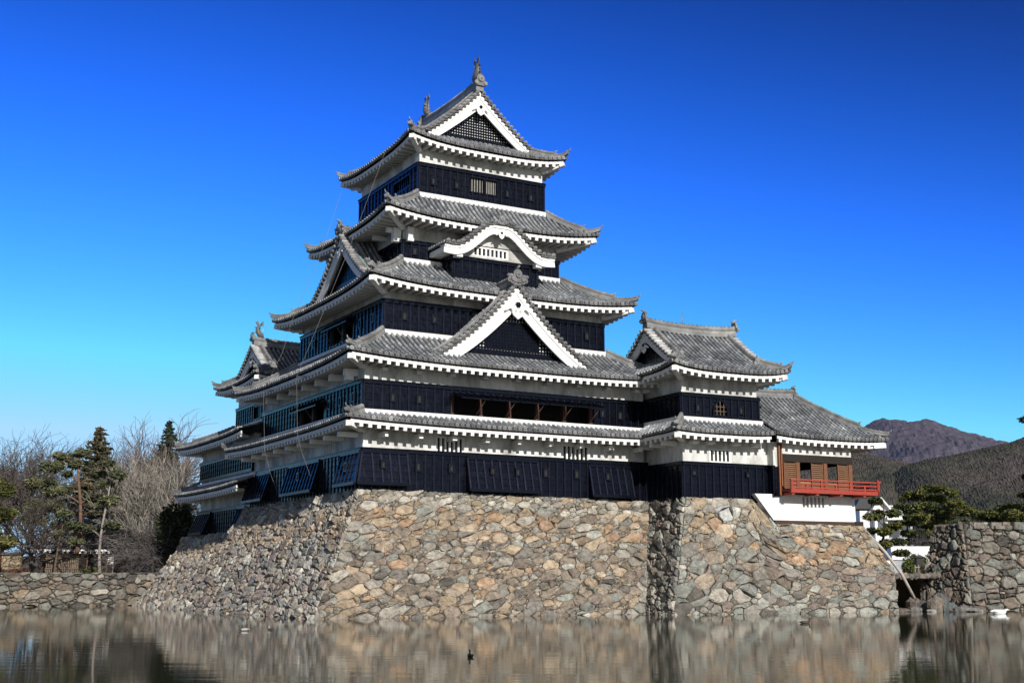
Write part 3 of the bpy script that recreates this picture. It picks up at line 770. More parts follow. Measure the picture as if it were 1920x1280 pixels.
# --- hip-and-gable roof builder (canonical: ridge along Y)
def irimoya(root, T, A, B, ze, H, c, tg, g, ov, wall, lift, both=True, ridge_h=1.6, fish=0., bw=(.42, .56), lat='grid', whiteverge=False, horn=True):
    zf = ogee(ze, H, c); zs = float(zf(np.array(tg))); Ai = A * (1 - tg)
    t = MB(T); e = MB(T)
    sk = Skirt((-A, A, -B, B), (-Ai, Ai, -g, g), ze, zs, lift, wall=wall, zfun=lambda q: zf(np.asarray(q) * tg))
    hips = {}
    def mh(h): hips[h] = MB(T); return hips[h]
    sk.build(t, mh, e, flash=False)
    for h in hips: sk.corner(e, h)
    gb = Gable(Ai, -g - ov, g + ov, lambda q: zf(tg + (1 - tg) * np.asarray(q)))
    gb.tiles(t)
    ends = (-1, 1)
    for en in ends: gb.verge(t, en, whiteverge)
    ro = t.build('tiled_roof', M['tile'], root)
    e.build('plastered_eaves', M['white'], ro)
    for h, q in hips.items(): q.build('hip_ridge', M['tile'], ro)
    zr = ze + H
    # descending ridges beside the gables
    for en in ends:
        for sg in (-1, 1):
            d = MB(T); q = np.linspace(.94, -.06, 14); q2 = np.clip(q, 0, 1)
            x = Ai * (1 - q); z = np.where(q >= 0, gb.zf(q2), gb.zf(np.zeros(1))[0] + q * .9 * (zr - zs) * .35) + .08
            P = np.stack([sg * x, np.full(14, en * (g + ov - .62)), z], -1)
            ridge(d, P, (0, 1, 0), .8, .75); oni(d, P[-1], (sg, 0, 0), .6)
            d.build('descending_ridge', M['tile'], ro)
    # main ridge, gently sagging
    mr = MB(T); yy = np.linspace(-g - ov + .12, g + ov - .12, 17); P = np.stack([0 * yy, yy, zr + .02 + .16 * np.abs(yy / yy[-1]) ** 2.5], -1)
    ridge(mr, P, (1, 0, 0), 1.15, ridge_h)
    for en in ends: oni(mr, P[0 if en < 0 else -1] + np.array([0, en * -.02, .30]), (0, en, 0), 1.05 * (ridge_h / 1.6) ** .5, horn and not fish)
    ro_r = mr.build('main_ridge', M['tile'], ro)
    for en in ends:
        if fish:
            f = MB(T); shachi(f, (0, en * (g + ov - .5), zr + .38 * ridge_h + .10), (0, en * -1., 0), fish)
            f.build('ridge_fish', M['tile'], ro)
            f = MB(T); f.tube([(0, en * (g + ov - .75), zr + .3), (0, en * (g + ov - .75), zr + .38 * ridge_h + 1.5 * fish)], [.03, .012], 5); f.build('lightning_rod', M['metal'], ro)
    for en in ends:
        bb = MB(T); gb.board(bb, en, bw[0], bw[1]); gb.soffit(bb, en, ov + .02)
        go = bb.build('gable_board', M['white'], root)
        wl = MB(T); gb.wall(wl, zs - .15, en, ov, (1, 1, 1), 0 if lat == 'grid' else 1)
        gw = wl.build('gable_wall', [M['white'], M['black']], root)
        la = MB(T); gb.lattice(la, zs + .18, en, ov, .155 if lat == 'grid' else .16, .072 if lat == 'grid' else .07, .35, lat == 'grid'); la.build('lattice', M['black'], gw)
        pe = MB(T); pendant(pe, (0, en * (g + ov - .06), zr - 1.08 * (.6 + .4 * Ai / 3.2)), en, .62 * (.55 + .45 * Ai / 3.2)); pe.build('gable_pendant', [M['white'], M['black']], root)
    return ro, gb, zs
roof5, gb5, zs5 = irimoya(keep, rect_T(), 4.86, 4.99, 24.47, 3.88, .66, .34, 3.15, .58, R5, .42, True, 1.65, 1.05, (.55, .74))

# --- front dormer gable on the second roof
def dormer(root, T, A, yF, yB, zl, zr, c, gi, zb, fs, pk=1., bw=(.66, .84), copper=True, lat=True, ornament=1.08):
    gb = Gable(A, yF, yB, ogee(zl, zr - zl, c)); t = MB(T); gb.tiles(t); gb.verge(t, -1)
    ro = t.build('dormer_roof', M['tile'], root)
    r_ = MB(T); yy = np.linspace(yF + .1, yB, 10); P = np.stack([0 * yy, yy, 0 * yy + zr + .02 + .12 * ((yB - yy) / (yB - yF)) ** 2], -1)
    ridge(r_, P, (1, 0, 0), 1.0, 1.15); oni(r_, P[0] + np.array([0, -.02, .12]), (0, -1, 0), ornament)
    for sg in (-1, 1):
        for i, (a, b_, rr) in enumerate(((.42, .12, .17), (.55, -.04, .15), (.36, -.12, .14), (.62, .16, .10))):
            r_.disc(P[0] + np.array([sg * a * ornament * .8, -.12 - .01 * i, .12 + b_ * ornament]), (0, -1, 0), rr * ornament * .8, 9, .12, (.2, .2, .2))
            r_.disc(P[0] + np.array([sg * a * ornament * .8, -.14 - .01 * i, .12 + b_ * ornament]), (0, -1, 0), rr * ornament * .4, 7, .04, (.11, .11, .11))
    r_.build('dormer_ridge', M['tile'], ro)
    for sg in (-1, 1):
        d = MB(T); q = np.linspace(.95, .10, 14); x = A * (1 - q); P = np.stack([sg * x, np.full(14, yF + .72), gb.zf(q) + .07], -1)
        ridge(d, P, (0, 1, 0), .75, .7); oni(d, P[-1], (sg, 0, 0), .55)
        d.build('descending_ridge', M['tile'], ro)
        if copper:
            cp = MB(T); q = np.linspace(.92, .08, 12); x = A * (1 - q)
            V = []
            for i in range(12):
                for y in (yF + .44, yF + .56): V.append((sg * x[i], y, float(gb.zf(q[i])) + .135))
            cp.put(V, [(2 * i, 2 * i + 1, 2 * i + 3, 2 * i + 2) for i in range(11)], (.20, .33, .28)); cp.build('copper_gutter', M['paint'], ro)
    bb = MB(T); gb.board(bb, -1, bw[0], bw[1]); gb.soffit(bb, -1, gi + .02); bb.build('gable_board', M['white'], root)
    wl = MB(T); gb.wall(wl, zb, -1, gi, (1, 1, 1), 0 if lat else 1)
    gw = wl.build('gable_wall', [M['white'], M['black']], root)
    la = MB(T); gb.lattice(la, zb + .32, -1, gi,   .175 if lat else .22, .082 if lat else .10, .48, lat); 
    o = la.build('lattice', M['black'], gw)
    pe = MB(T); pendant(pe, (0, yF + .05, zr - 1.28 * pk), -1, .92 * pk); pe.build('gable_pendant', [M['white'], M['black']], root)
    return gb
gbd = dormer(keep, rect_T(), 4.95, -7.82, -5.72, 12.22, 16.48, .56, .62, 12.75, None, 1.)
# darker lattice field in the middle of the front dormer
mb = MB()
mb.box(-1.55, 1.55, -7.215, -7.205, 13.1, 14.55); mb.build('lattice_backing', M['black'], keep)
dormer(keep, rect_T(0, 0, -pi / 2), 4.3, -6.72, -4.6, 16.75, 20.05, .62, .6, 17.2, None, .72, (.55, .68), True, False, .95)

# --- bay with curved (cusped) gable on the fourth storey
RB = (-2.45, 2.45, -5.42, -3.9)
mb = MB(); wall_face(mb, 'S', RB, 16.8, 18.95, [(-1.30, .72, 18.42, 18.80, .4)]); wall_face(mb, 'W', RB, 16.8, 18.75); wall_face(mb, 'E', RB, 16.8, 18.75)
bay = mb.build('bay_wall', [M['plaster'], M['dark']], keep)
kb = MB()
for sd_ in 'SWE': boards(kb, sd_, RB, 17.1, 18.16)
kb.build('weatherboards', M['black'], bay)
barred(keep, 'S', RB, -1.30, .72, 18.42, 18.80, 8, (1, 1, 1), .0, 'white', .11)
def kzf(t):
    u = 1 - np.asarray(t, float)
    f = .5 + .5 * np.cos(pi * np.clip((u - .10) / .74, 0, 1)); up = np.clip((u - .80) / .2, 0, 1) ** 2 * .03
    return 18.66 + 1.42 * (f + up)
gk = Gable(3.28, -6.18, -3.95, kzf)
t = MB(); gk.tiles(t, True); gk.verge(t, -1); kr = t.build('curved_gable_roof', M['tile'], keep)
bb = MB(); gk.board(bb, -1, .54, .58, None, .10, .07); gk.soffit(bb, -1, .78)
for sg in (-1, 1): bb.box(min(sg * 2.5, sg * 3.2), max(sg * 2.5, sg * 3.2), -6.05, -3.95, 18.30, 18.56)
for sg in (-1, 1): bb.box(min(sg * 2.2, sg * 2.55), max(sg * 2.2, sg * 2.55), -5.95, -5.4, 18.05, 18.32)
bb.build('curved_gable_board', M['white'], keep)
wl = MB(); gk.wall(wl, 18.90, -1, .76, (1, 1, 1), 0, .08, .12); wl.build('gable_wall', M['plaster'], keep)
r_ = MB(); yy = np.linspace(-6.1, -4.0, 10); P = np.stack([0 * yy, yy, 0 * yy + 20.10], -1); ridge(r_, P, (1, 0, 0), .8, .7); oni(r_, P[0] + np.array([0, 0, .05]), (0, -1, 0), .85)
r_.build('dormer_ridge', M['tile'], kr)
pe = MB(); pendant(pe, (0, -6.10, 19.50), -1, .42); pe.build('gable_pendant', [M['white'], M['black']], keep)

# ================================================================== attached turret and moon-viewing pavilion (turned a little)
TO = (8.15, -10.55, 0.0); TA = -radians(3)
turret = empty('attached_turret', TO, 'two-storey black and white corner turret with hipped gable roof, right of the main tower', 'turret', TA)
Q1 = (0, 5.4, 0, 5.4); Q2 = (0, 4.8, 0, 5.0)
hq = {'S': [(1.69, 2.95, 7.68, 8.24, .4)]}
storey(turret, Q1, 5.2, 5.62, 7.54, 9.1, hq)
barred(turret, 'S', Q1, 1.69, 2.95, 7.68, 8.24, 5, (1, 1, 1), .0, 'white', .11)
hq2 = {'S': [(1.90, 2.78, 10.02, 10.50, .5), (2.0, 2.68, 10.5, 10.72, .5), (2.14, 2.54, 10.72, 10.86, .5)]}
storey(turret, Q2, 9.3, 9.85, 11.09, 12.2, hq2)
# bell-shaped window
mb = MB()
bell = [(-.52, 0), (-.50, .30), (-.44, .55), (-.30, .76), (-.12, .87), (0, .95), (.12, .87), (.30, .76), (.44, .55), (.50, .30), (.52, 0)]
inner = [(-.40, .05), (-.385, .30), (-.34, .52), (-.23, .68), (-.09, .77), (0, .83), (.09, .77), (.23, .68), (.34, .52), (.385, .30), (.40, .05)]
cx, cz = 2.34, 10.0
V = [(cx + a, -.19, cz + b_) for a, b_ in bell] + [(cx + a, -.19, cz + b_) for a, b_ in inner] + [(cx + a, -.05, cz + b_) for a, b_ in bell] + [(cx + a, -.05, cz + b_) for a, b_ in inner]
n_ = len(bell); F = []
for i in range(n_ - 1):
    F += [(i, i + 1, n_ + i + 1, n_ + i), (i, 2 * n_ + i, 2 * n_ + i + 1, i + 1), (n_ + i, n_ + i + 1, 3 * n_ + i + 1, 3 * n_ + i)]
mb.put(V, F, (1.2,) * 3)
mb.box(cx - .54, cx + .54, -.2, -.05, cz - .06, cz + .06, (1.2,) * 3)
bw_ = mb.build('bell_window', M['black'], turret)
mb = MB()
for a in (-.22, 0, .22): mb.box(cx + a - .025, cx + a + .025, -.13, -.08, cz + .04, cz + .80 - abs(a) * .6, (.10, .07, .05))
for z in (.28, .52): mb.box(cx - .40, cx + .40, -.12, -.09, cz + z - .022, cz + z + .022, (.10, .07, .05))
mb.build('bars', M['wood'], bw_)
for u, z in ((.93, 10.4), (3.67, 10.4)): loophole(turret, 'S', Q2, u, z, .18, .32)
for u, z in ((.60, 7.03), (4.0, 7.03)): loophole(turret, 'S', Q1, u, z, .2, .2)
def roof_on(root, outer, inner, wall, ze, zi, lift, sides, hips, **kw):
    t = MB(); e = MB(); sk = Skirt(outer, inner, ze, zi, lift, wall=wall, **kw); hp = {}
    def mh(h): hp[h] = MB(); return hp[h]
    sk.build(t, mh, e, sides, hips, kw.get('flash', True) if False else (zi < 10.5))
    for h in hp: sk.corner(e, h)
    ro = t.build('tiled_roof', M['tile'], root); e.build('plastered_eaves', M['white'], ro)
    for h, q in hp.items(): q.build('hip_ridge', M['tile'], ro)
    return ro
roof_on(turret, (-1.25, 4.95, -1.32, 6.3), (-.09, 4.95, -.09, 5.09), Q1, 9.02, 9.72, .10, 'SWN', ('SW', 'NW'))
for u in (.5, 1.5, 3.1, 4.4): bracket(turret, 'S', Q1, u, .2, .5, 8.50, 8.66)
for u in (.6, 1.7, 2.8): bracket(turret, 'W', Q1, u, .14, .85, 8.42, 8.66)
irimoya(turret, rect_T(2.4, 2.5, -pi / 2), 3.82, 3.72, 12.22, 2.62, .72, .36, 2.55, .5, (-2.5, 2.5, -2.4, 2.4), .30, True, 1.25, 0, (.42, .54), 'bars', True)
lr = MB(); lr.tube([(1.9, 2.5, 15.2), (1.9, 2.5, 16.0)], [.03, .01], 5); lr.build('lightning_rod', M['metal'], turret)
# ---- pavilion
pav = empty('moon_viewing_pavilion', TO, 'low pavilion with wooden lattice walls, red balcony and white base at right end of castle', 'pavilion', TA)
pr_ = MB(); e = MB(); PW = (5.7, 10.66, -.5, 4.9)
sk = Skirt((4.98, 12.62, -1.36, 6.3), (4.98, 9.15, 2.46, 2.54), 9.04, 11.72, .14, wall=PW, prof=.8); hp = {}
def mh(h): hp[h] = MB(); return hp[h]
sk.build(pr_, mh, e, 'SEN', ('SE', 'NE'), False)
for h in hp: sk.corner(e, h)
ro = pr_.build('tiled_roof', M['tile'], pav); e.build('plastered_eaves', M['white'], ro)
for h, q in hp.items(): q.build('hip_ridge', M['tile'], ro)
mr = MB(); xx = np.linspace(4.9, 9.3, 10); P = np.stack([xx, 0 * xx + 2.5, 0 * xx + 11.72 + .1 * ((xx - 7) / 2.3) ** 2], -1); ridge(mr, P, (0, 1, 0), 1., 1.1); oni(mr, P[-1] + np.array([0, 0, .15]), (1, 0, 0), .8)
mr.build('main_ridge', M['tile'], ro)
mb = MB()
for sd_ in 'SEN': wall_face(mb, sd_, PW, 8.18, 9.1)
mb.box(5.7, 10.66, -.49, 4.89, 8.22, 8.26)
mb.build('plaster_band', [M['plaster'], M['dark']], pav)
mb = MB(); mb.box(5.36, 5.72, -.5, .35, 7.5, 8.8); mb.build('plaster_wall', M['plaster'], pav)
mb = MB(); mb.box(5.38, 5.74, -.56, .3, 5.95, 7.5)
boards(mb, 'W', (5.42, 6, -.56, .0), 5.95, 7.5, sp=.28, ext=0); mb.build('weatherboards', M['black'], pav)
WD = (.17, .075, .035)
mb = MB(); mb.box(5.76, 10.70, -.53, -.40, 7.80, 8.2, (.02, .014, .01)); mb.box(10.60, 10.72, -.40, 4.9, 7.80, 8.2, (.02, .014, .01)); mb.box(5.76, 10.7, 4.8, 4.93, 7.8, 8.2, (.02, .014, .01)); mb.build('lintel', M['wood'], pav)
for u in (5.79, 6.99, 8.85, 10.58):
    for y in (-.5, 4.78):
        mb = MB(); mb.box(u - .12, u + .12, y, y + .2, 6.2, 7.84, WD); mb.build('post', M['wood'], pav)
mb = MB(); mb.box(5.62, 5.70, -.66, -.53, 6.0, 8.75, (.26, .10, .045)); mb.box(5.76, 5.84, -.66, -.55, 6.0, 8.75, (.24, .09, .04)); mb.build('corner_post', M['wood'], pav)
def lattice_door(x0, x1, y):
    mb = MB(); mb.box(x0, x1, y, y + .05, 6.2, 7.8, (.05, .025, .014))
    for z in np.arange(6.28, 7.75, .105): mb.box(x0 + .05, x1 - .05, y - .035, y, z, z + .06, (.21, .105, .055))
    for a in (x0, x1 - .06): mb.box(a, a + .06, y - .04, y, 6.2, 7.8, WD)
    mb.build('lattice_door', M['wood'], pav)
for a, b_ in ((6.05, 6.85), (7.9, 8.7), (9.7, 10.44)): lattice_door(a, b_, -.44)
for a, b_ in ((5.9, 6.85), (9.0, 10.4)): lattice_door(a, b_, 4.8)
mb = MB(); mb.box(7.12, 8.7, -.40, -.30, 6.2, 6.68, WD); mb.box(8.98, 10.4, -.40, -.30, 6.2, 6.66, WD); mb.box(7.1, 7.87, -.42, -.34, 6.68, 6.76, (.42, .24, .12)); mb.box(8.97, 9.68, -.42, -.34, 6.66, 6.74, (.42, .24, .12)); mb.build('window_sill', M['wood'], pav)
mb = MB(); mb.box(5.5, 10.7, -.48, 4.9, 6.06, 6.18, (.10, .06, .04)); mb.build('floor_deck', M['wood'], pav)
# balcony
RC = (.33, .045, .028)
bal = MB(); bal.box(5.72, 11.62, -1.40, -.5, 6.20, 6.27, RC); bal.box(10.7, 11.62, -.5, 5.6, 6.20, 6.27, RC)
bal.box(5.70, 11.66, -1.46, -1.34, 6.10, 6.30, RC); bal.box(11.56, 11.68, -1.34, 5.6, 6.10, 6.30, RC)
for u in (5.9, 7.5, 9.1, 10.7): bal.box(u - .09, u + .09, -1.38, -.45, 6.0, 6.12, RC)
bo = bal.build('balcony', M['vermilion'], pav)
rl = MB()
for z, w in ((6.38, .08), (6.58, .06), (6.78, .085)):
    rl.box(5.72, 11.72 + (z - 6.38) * .2, -1.43, -1.43 + w, z - .035, z + .035, RC); rl.box(11.58, 11.58 + w, -1.5, 5.6, z - .035, z + .035, RC)
for i, u in enumerate(np.arange(5.8, 11.7, .98)): rl.box(u - .05, u + .05, -1.425, -1.345, 6.28, 6.78 if i % 2 == 0 else 6.6, RC)
for i, u in enumerate(np.arange(-.6, 5.5, .98)): rl.box(11.57, 11.65, u - .05, u + .05, 6.28, 6.78, RC)
rl.tube([(11.7, -1.39, 6.78), (11.86, -1.39, 6.84)], .05, 6, RC)
rl.box(11.55, 11.67, -1.46, -1.34, 6.1, 6.92, RC)
rl.build('balcony_rail', M['vermilion'], bo)
# white base with barred slots
mb = MB()
poly = [(4.15, 6.05), (5.32, 4.70), (10.86, 4.72), (10.82, 6.12)]
mb.extrude([poly[0], poly[1], (7.15, 4.71), (7.15, 6.08)], (0, -.42, 0), (1, 0, 0), (0, 0, 1), (0, 1, 0), .5)
mb.extrude([(7.15, 6.08), (7.15, 5.98), (8.85, 5.98), (8.85, 6.10)], (0, -.42, 0), (1, 0, 0), (0, 0, 1), (0, 1, 0), .5)
mb.extrude([(7.15, 5.42), (7.15, 4.71), (8.85, 4.715), (8.85, 5.42)], (0, -.42, 0), (1, 0, 0), (0, 0, 1), (0, 1, 0), .5)
mb.extrude([(8.85, 6.10), (8.85, 4.715), (10.86, 4.72), (10.82, 6.12)], (0, -.42, 0), (1, 0, 0), (0, 0, 1), (0, 1, 0), 5.4)
mb.box(7.15, 8.85, -.21, .07, 5.425, 5.975, (1, 1, 1), 1)
bs = mb.build('white_base', [M['white'], M['dark']], pav)
mb = MB()
for i in range(7): u = 7.22 + i * .262; mb.box(u - .055, u + .055, -.40, -.215, 5.41, 5.99)
mb.build('bars', M['white'], bs)
mb = MB(); mb.box(5.36, 11.05, -.47, -.15, 4.46, 4.71, (.06, .035, .025)); mb.box(10.75, 11.3, -.5, -.1, 4.36, 4.74, (.02, .016, .014)); mb.build('sill_beam', M['wood'], pav)

# ================================================================== small keep at the back left
sk_ = empty('small_keep', (0, 0, 0), 'smaller three-roofed tower with gable facing left, half hidden behind the main tower', 'castle tower')
K1 = (-8.1, 4, 8.95, 19.5); K3 = (-6.6, 3.0, 11.3, 17.1)
storey(sk_, K1, 3.6, 4.3, 5.93, 7.1)
storey(sk_, K1, 7.3, 7.86, 9.05, 10.1)
storey(sk_, K3, 10.4, 11.15, 12.45, 13.9, {'W': [(12.4, 13.6, 11.45, 12.25, .4)]})
barred(sk_, 'W', K3, 12.4, 13.6, 11.45, 12.25, 4, (.03, .03, .035), .0, 'black', .06, .12)
flared(sk_, 'W', K1, 16.6, 19.5, 4.45, 5.88, .60)
flared(sk_, 'W', K1, 9.6, 11.0, 4.5, 5.88, .5)
def sk_roof(outer, inner, wall, ze, zi, lift):
    t = MB(); e = MB(); sk = Skirt(outer, inner, ze, zi, lift, wall=wall); hp = {}
    def mh(h): hp[h] = MB(); return hp[h]
    sk.build(t, mh, e, 'WN', ('NW',)); sk.corner(e, 'NW')
    ro = t.build('tiled_roof', M['tile'], sk_); e.build('plastered_eaves', M['white'], ro); hp['NW'].build('hip_ridge', M['tile'], ro)
sk_roof((-9.5, 4, 8.0, 20.9), (-8.19, 4, 8.0, 19.59), K1, 6.95, 7.55, .12)
sk_roof((-9.5, 4, 7.5, 20.9), (-6.69, 4, 7.5, 17.19), K1, 9.95, 11.1, .18)
irimoya(sk_, rect_T(-2.2, 14.2, -pi / 2), 4.2, 5.7, 13.62, 2.55, .74, .42, 4.15, .5, (-2.9, 2.9, -4.4, 5.0), .30, True, 1.2, .85, (.46, .58), 'bars', True)
# ================================================================== stone walls
PAL = {'tan': [(.34, .265, .19), (.37, .30, .22), (.31, .245, .175), (.39, .315, .235)], 'orange': [(.40, .265, .165), (.37, .245, .16)],
       'grey': [(.25, .245, .235), (.30, .29, .275), (.215, .21, .205), (.27, .26, .24)], 'pale': [(.42, .41, .385), (.37, .36, .335)],
       'brown': [(.235, .195, .165), (.27, .225, .19), (.215, .18, .155), (.29, .245, .20)], 'blue': [(.245, .27, .265), (.29, .315, .305), (.205, .225, .225)],
       'dark': [(.125, .12, .118), (.155, .145, .14)], 'purple': [(.215, .175, .165), (.245, .20, .19)]}
def pick(w):
    ks = list(w); x = rng.random() * sum(w.values())
    for k in ks:
        x -= w[k]
        if x <= 0: break
    c = rng.choice(PAL[k]); g = rng.uniform(.76, 1.2); m_ = sum(c) / 3; return ((c[0] * .7 + m_ * .3) * g * 1.17, (c[1] * .7 + m_ * .3) * g * 1.10, (c[2] * .7 + m_ * .3) * g * .98)
def clip_poly(P, n, d):
    """keep the part with n.p <= d"""
    out = []; m = len(P)
    s = [p[0] * n[0] + p[1] * n[1] - d for p in P]
    for i in range(m):
        a, b_ = P[i], P[(i + 1) % m]; sa, sb = s[i], s[(i + 1) % m]
        if sa <= 0: out.append(a)
        if (sa < 0) != (sb < 0) and sa != sb:
            t = sa / (sa - sb); out.append((a[0] + (b_[0] - a[0]) * t, a[1] + (b_[1] - a[1]) * t))
    return out
def cells(Lu, Lv, size, stretch, jit=.42, filler=.45, bound=None):
    """power diagram of jittered rows with random weights -> list of polygons in metric (u,v)"""
    r_ = random.Random(int(Lu * 1000 + Lv * 77 + size * 999))
    pts = []; v = -size * .2; row = 0
    while v < Lv + size * .3:
        h = size * r_.uniform(.7, 1.3) * .80; u = -r_.random() * size
        while u < Lu + size:
            w = size * stretch * r_.choice((.4, .55, .75, 1., 1.2, 1.5, 2.0))
            pts.append((u + w / 2, v + h / 2 + r_.uniform(-jit, jit) * h, w * .42))
            if filler > .8 and r_.random() < .5: pts.append((u + w * r_.uniform(.2, .8), v + h * r_.choice((-.05, 1.02)), size * .07))
            if r_.random() < filler: pts.append((u + w + r_.uniform(-.1, .1) * size, v + r_.uniform(0, 1) * h, size * .10))
            u += w
        v += h; row += 1
    A = np.array(pts); A[:, 0] /= stretch; A[:, 2] /= stretch
    dom = [(0, 0), (Lu / stretch, 0), (Lu / stretch, Lv), (0, Lv)]
    out = []
    for i in range(len(A)):
        p = A[i]
        if not (-size < p[0] < Lu / stretch + size and -size < p[1] < Lv + size): continue
        d2 = (A[:, 0] - p[0]) ** 2 + (A[:, 1] - p[1]) ** 2
        nb = np.argsort(d2)[1:22]; poly = dom
        for j in nb:
            q = A[j]; n = (q[0] - p[0], q[1] - p[1])
            dd = ((q[0] ** 2 + q[1] ** 2 - q[2] ** 2) - (p[0] ** 2 + p[1] ** 2 - p[2] ** 2)) / 2
            poly = clip_poly(poly, n, dd)
            if len(poly) < 3: break
        if len(poly) >= 3: out.append(np.array([(a * stretch, b_) for a, b_ in poly]))
    return out
def stone_patch(mb, S, Lu, Lv, size, colf, stretch=1.5, relief=.10, gap=.035, filler=.45, shear=0., flip=False):
    """S(u,v in 0..1) -> points; stones are raised, rounded polygons over a dark backing"""
    e = 1e-3
    def nrm(u, v):
        a = S(u + e, v) - S(u - e, v); b_ = S(u, v + e) - S(u, v - e); n = np.cross(a, b_); n /= np.linalg.norm(n, axis=-1, keepdims=True) + 1e-12
        return -n if flip else n
    gu, gv = 40, 14
    U, Vv = np.meshgrid(np.linspace(0, 1, gu), np.linspace(0, 1, gv)); B = S(U, Vv) - nrm(U, Vv) * .12
    idx = np.arange(gu * gv).reshape(gv, gu); Q = np.stack([idx[:-1, :-1], idx[:-1, 1:], idx[1:, 1:], idx[1:, :-1]], -1).reshape(-1, 4)
    mb.quads(B.reshape(-1, 3), Q, (.12, .11, .10))
    for poly in cells(Lu, Lv, size, stretch, filler=filler):
        x, y = poly[:, 0], poly[:, 1]; x2, y2 = np.roll(x, -1), np.roll(y, -1); cr = x * y2 - x2 * y; ar = cr.sum() / 2
        if abs(ar) < .006: continue
        c = np.array([((x + x2) * cr).sum(), ((y + y2) * cr).sum()]) / (6 * ar)
        rad = sqrt(abs(ar) / pi)
        # subdivide, jitter, then round the corners
        P = []
        for i in range(len(poly)):
            a, b_ = poly[i], poly[(i + 1) % len(poly)]; P.append(a)
            L_ = np.linalg.norm(b_ - a)
            if L_ > .35: P.append((a + b_) / 2 + nr.normal(0, .06 * min(.8, L_), 2))
        P = np.array(P)
        P = np.concatenate([np.stack([.93 * P + .07 * np.roll(P, -1, 0), .07 * P + .93 * np.roll(P, -1, 0)], 1).reshape(-1, 2)])
        d = P - c; ln = np.linalg.norm(d, axis=1, keepdims=True) + 1e-9; d = d / ln
        g1 = np.minimum(gap * nr.uniform(.5, 1.3, (len(P), 1)), .3 * ln)
        rel = relief * rng.uniform(.45, 1.25) * min(1., .45 + rad)
        ta, tb = nr.normal(0, .15, 2)
        rings = [(c + d * (ln - g1), -.065), (c + d * (ln - g1 * 1.05), rel * .25), (c + d * (ln - g1 - np.minimum(.045, .22 * ln)), rel * .80), (c + d * (ln * .55), rel * 1.0)]
        V = []
        for k, (R_, h) in enumerate(rings):
            hh = h + (0 if k == 0 else (R_ - c) @ np.array([ta, tb]) + nr.normal(0, .018, len(R_)))
            u = R_[:, 0] / Lu; v = R_[:, 1] / Lv
            u = np.clip(u, 0, 1); v = np.clip(v, 0, 1)
            V.append(S(u, v) + nrm(u, v) * np.asarray(hh + 0 * u)[:, None])
        cu, cv = c[0] / Lu, c[1] / Lv
        V.append((S(np.array([cu]), np.array([cv])) + nrm(np.array([cu]), np.array([cv])) * rel * 1.06))
        n = len(P); VV = np.concatenate(V); F = []
        for k in range(3):
            for i in range(n): F.append((k * n + i, k * n + (i + 1) % n, (k + 1) * n + (i + 1) % n, (k + 1) * n + i))
        for i in range(n): F.append((3 * n + i, 3 * n + (i + 1) % n, 4 * n))
        if flip: F = [f[::-1] for f in F]
        mb.put(VV, F, colf(cu, cv))
def lerp(a, b_, t): return np.asarray(a, float) + (np.asarray(b_, float) - np.asarray(a, float)) * np.asarray(t)[..., None]
def patch(bl, br, tl, tr, bow=.08):
    """ruled battered face: bottom-left, bottom-right, top-left, top-right; steeper towards the top"""
    def S(u, v):
        u = np.asarray(u, float); v = np.asarray(v, float)
        bt = lerp(bl, br, u); tp = lerp(tl, tr, u); w = v + bow * v * (1 - v) * 4 * .5
        P = bt + (tp - bt) * w[..., None]; P[..., 2] = bt[..., 2] + (tp[..., 2] - bt[..., 2]) * v
        return P
    return S
def keep_cols(u, v):
    if v > .86: return pick({'pale': 3, 'grey': 4, 'tan': 1, 'blue': .5})
    if v > .62: return pick({'tan': 5, 'orange': 1.3, 'grey': 2, 'brown': 1, 'blue': .4, 'pale': .6})
    return pick({'brown': 4, 'grey': 3.2, 'purple': .7, 'tan': 2.2, 'blue': 1.1, 'pale': .5, 'dark': .6, 'orange': .25})
def left_cols(u, v): return tuple(1.3 * q_ for q_ in left_base(u, v))  # stones of the left slope lightened: sunlight put into their colour
def left_base(u, v):
    if v > .84: return pick({'grey': 5, 'pale': 1, 'brown': 1, 'blue': 1})
    if v > .62: return pick({'tan': 4, 'brown': 2, 'grey': 2})
    return pick({'brown': 3, 'grey': 5, 'purple': 1, 'blue': 1.4, 'pale': .6, 'dark': 1})
ZB = -.35
mb = MB()
NC_T = (-8.25, -7.42, 5.80); NC_B = (-11.95, -11.05, ZB)
stone_patch(mb, patch(NC_B, (5.6, -10.75, ZB), NC_T, (8.3, -7.42, 5.72)), 17.4, 7.2, .37, keep_cols, 1.55, .10, .012, 1.)
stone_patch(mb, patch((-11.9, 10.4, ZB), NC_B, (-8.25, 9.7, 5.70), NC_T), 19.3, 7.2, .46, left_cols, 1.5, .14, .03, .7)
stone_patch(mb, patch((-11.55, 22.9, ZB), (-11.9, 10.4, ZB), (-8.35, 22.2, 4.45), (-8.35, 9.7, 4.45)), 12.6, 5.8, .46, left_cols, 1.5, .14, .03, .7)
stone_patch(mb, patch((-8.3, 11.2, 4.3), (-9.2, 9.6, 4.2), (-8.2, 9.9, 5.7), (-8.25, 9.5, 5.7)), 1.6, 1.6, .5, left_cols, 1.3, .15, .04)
mb.box(-8.0, 8.0, -7.2, 9.6, 4.2, 5.62, (.07, .06, .05)); mb.box(-8.2, 6, 9.6, 22, 2.0, 4.36, (.07, .06, .05))
base = thing(mb.build('stone_base', M['stone']), 'tall sloping fieldstone base rising from the moat beneath the tallest tower', 'stone wall')

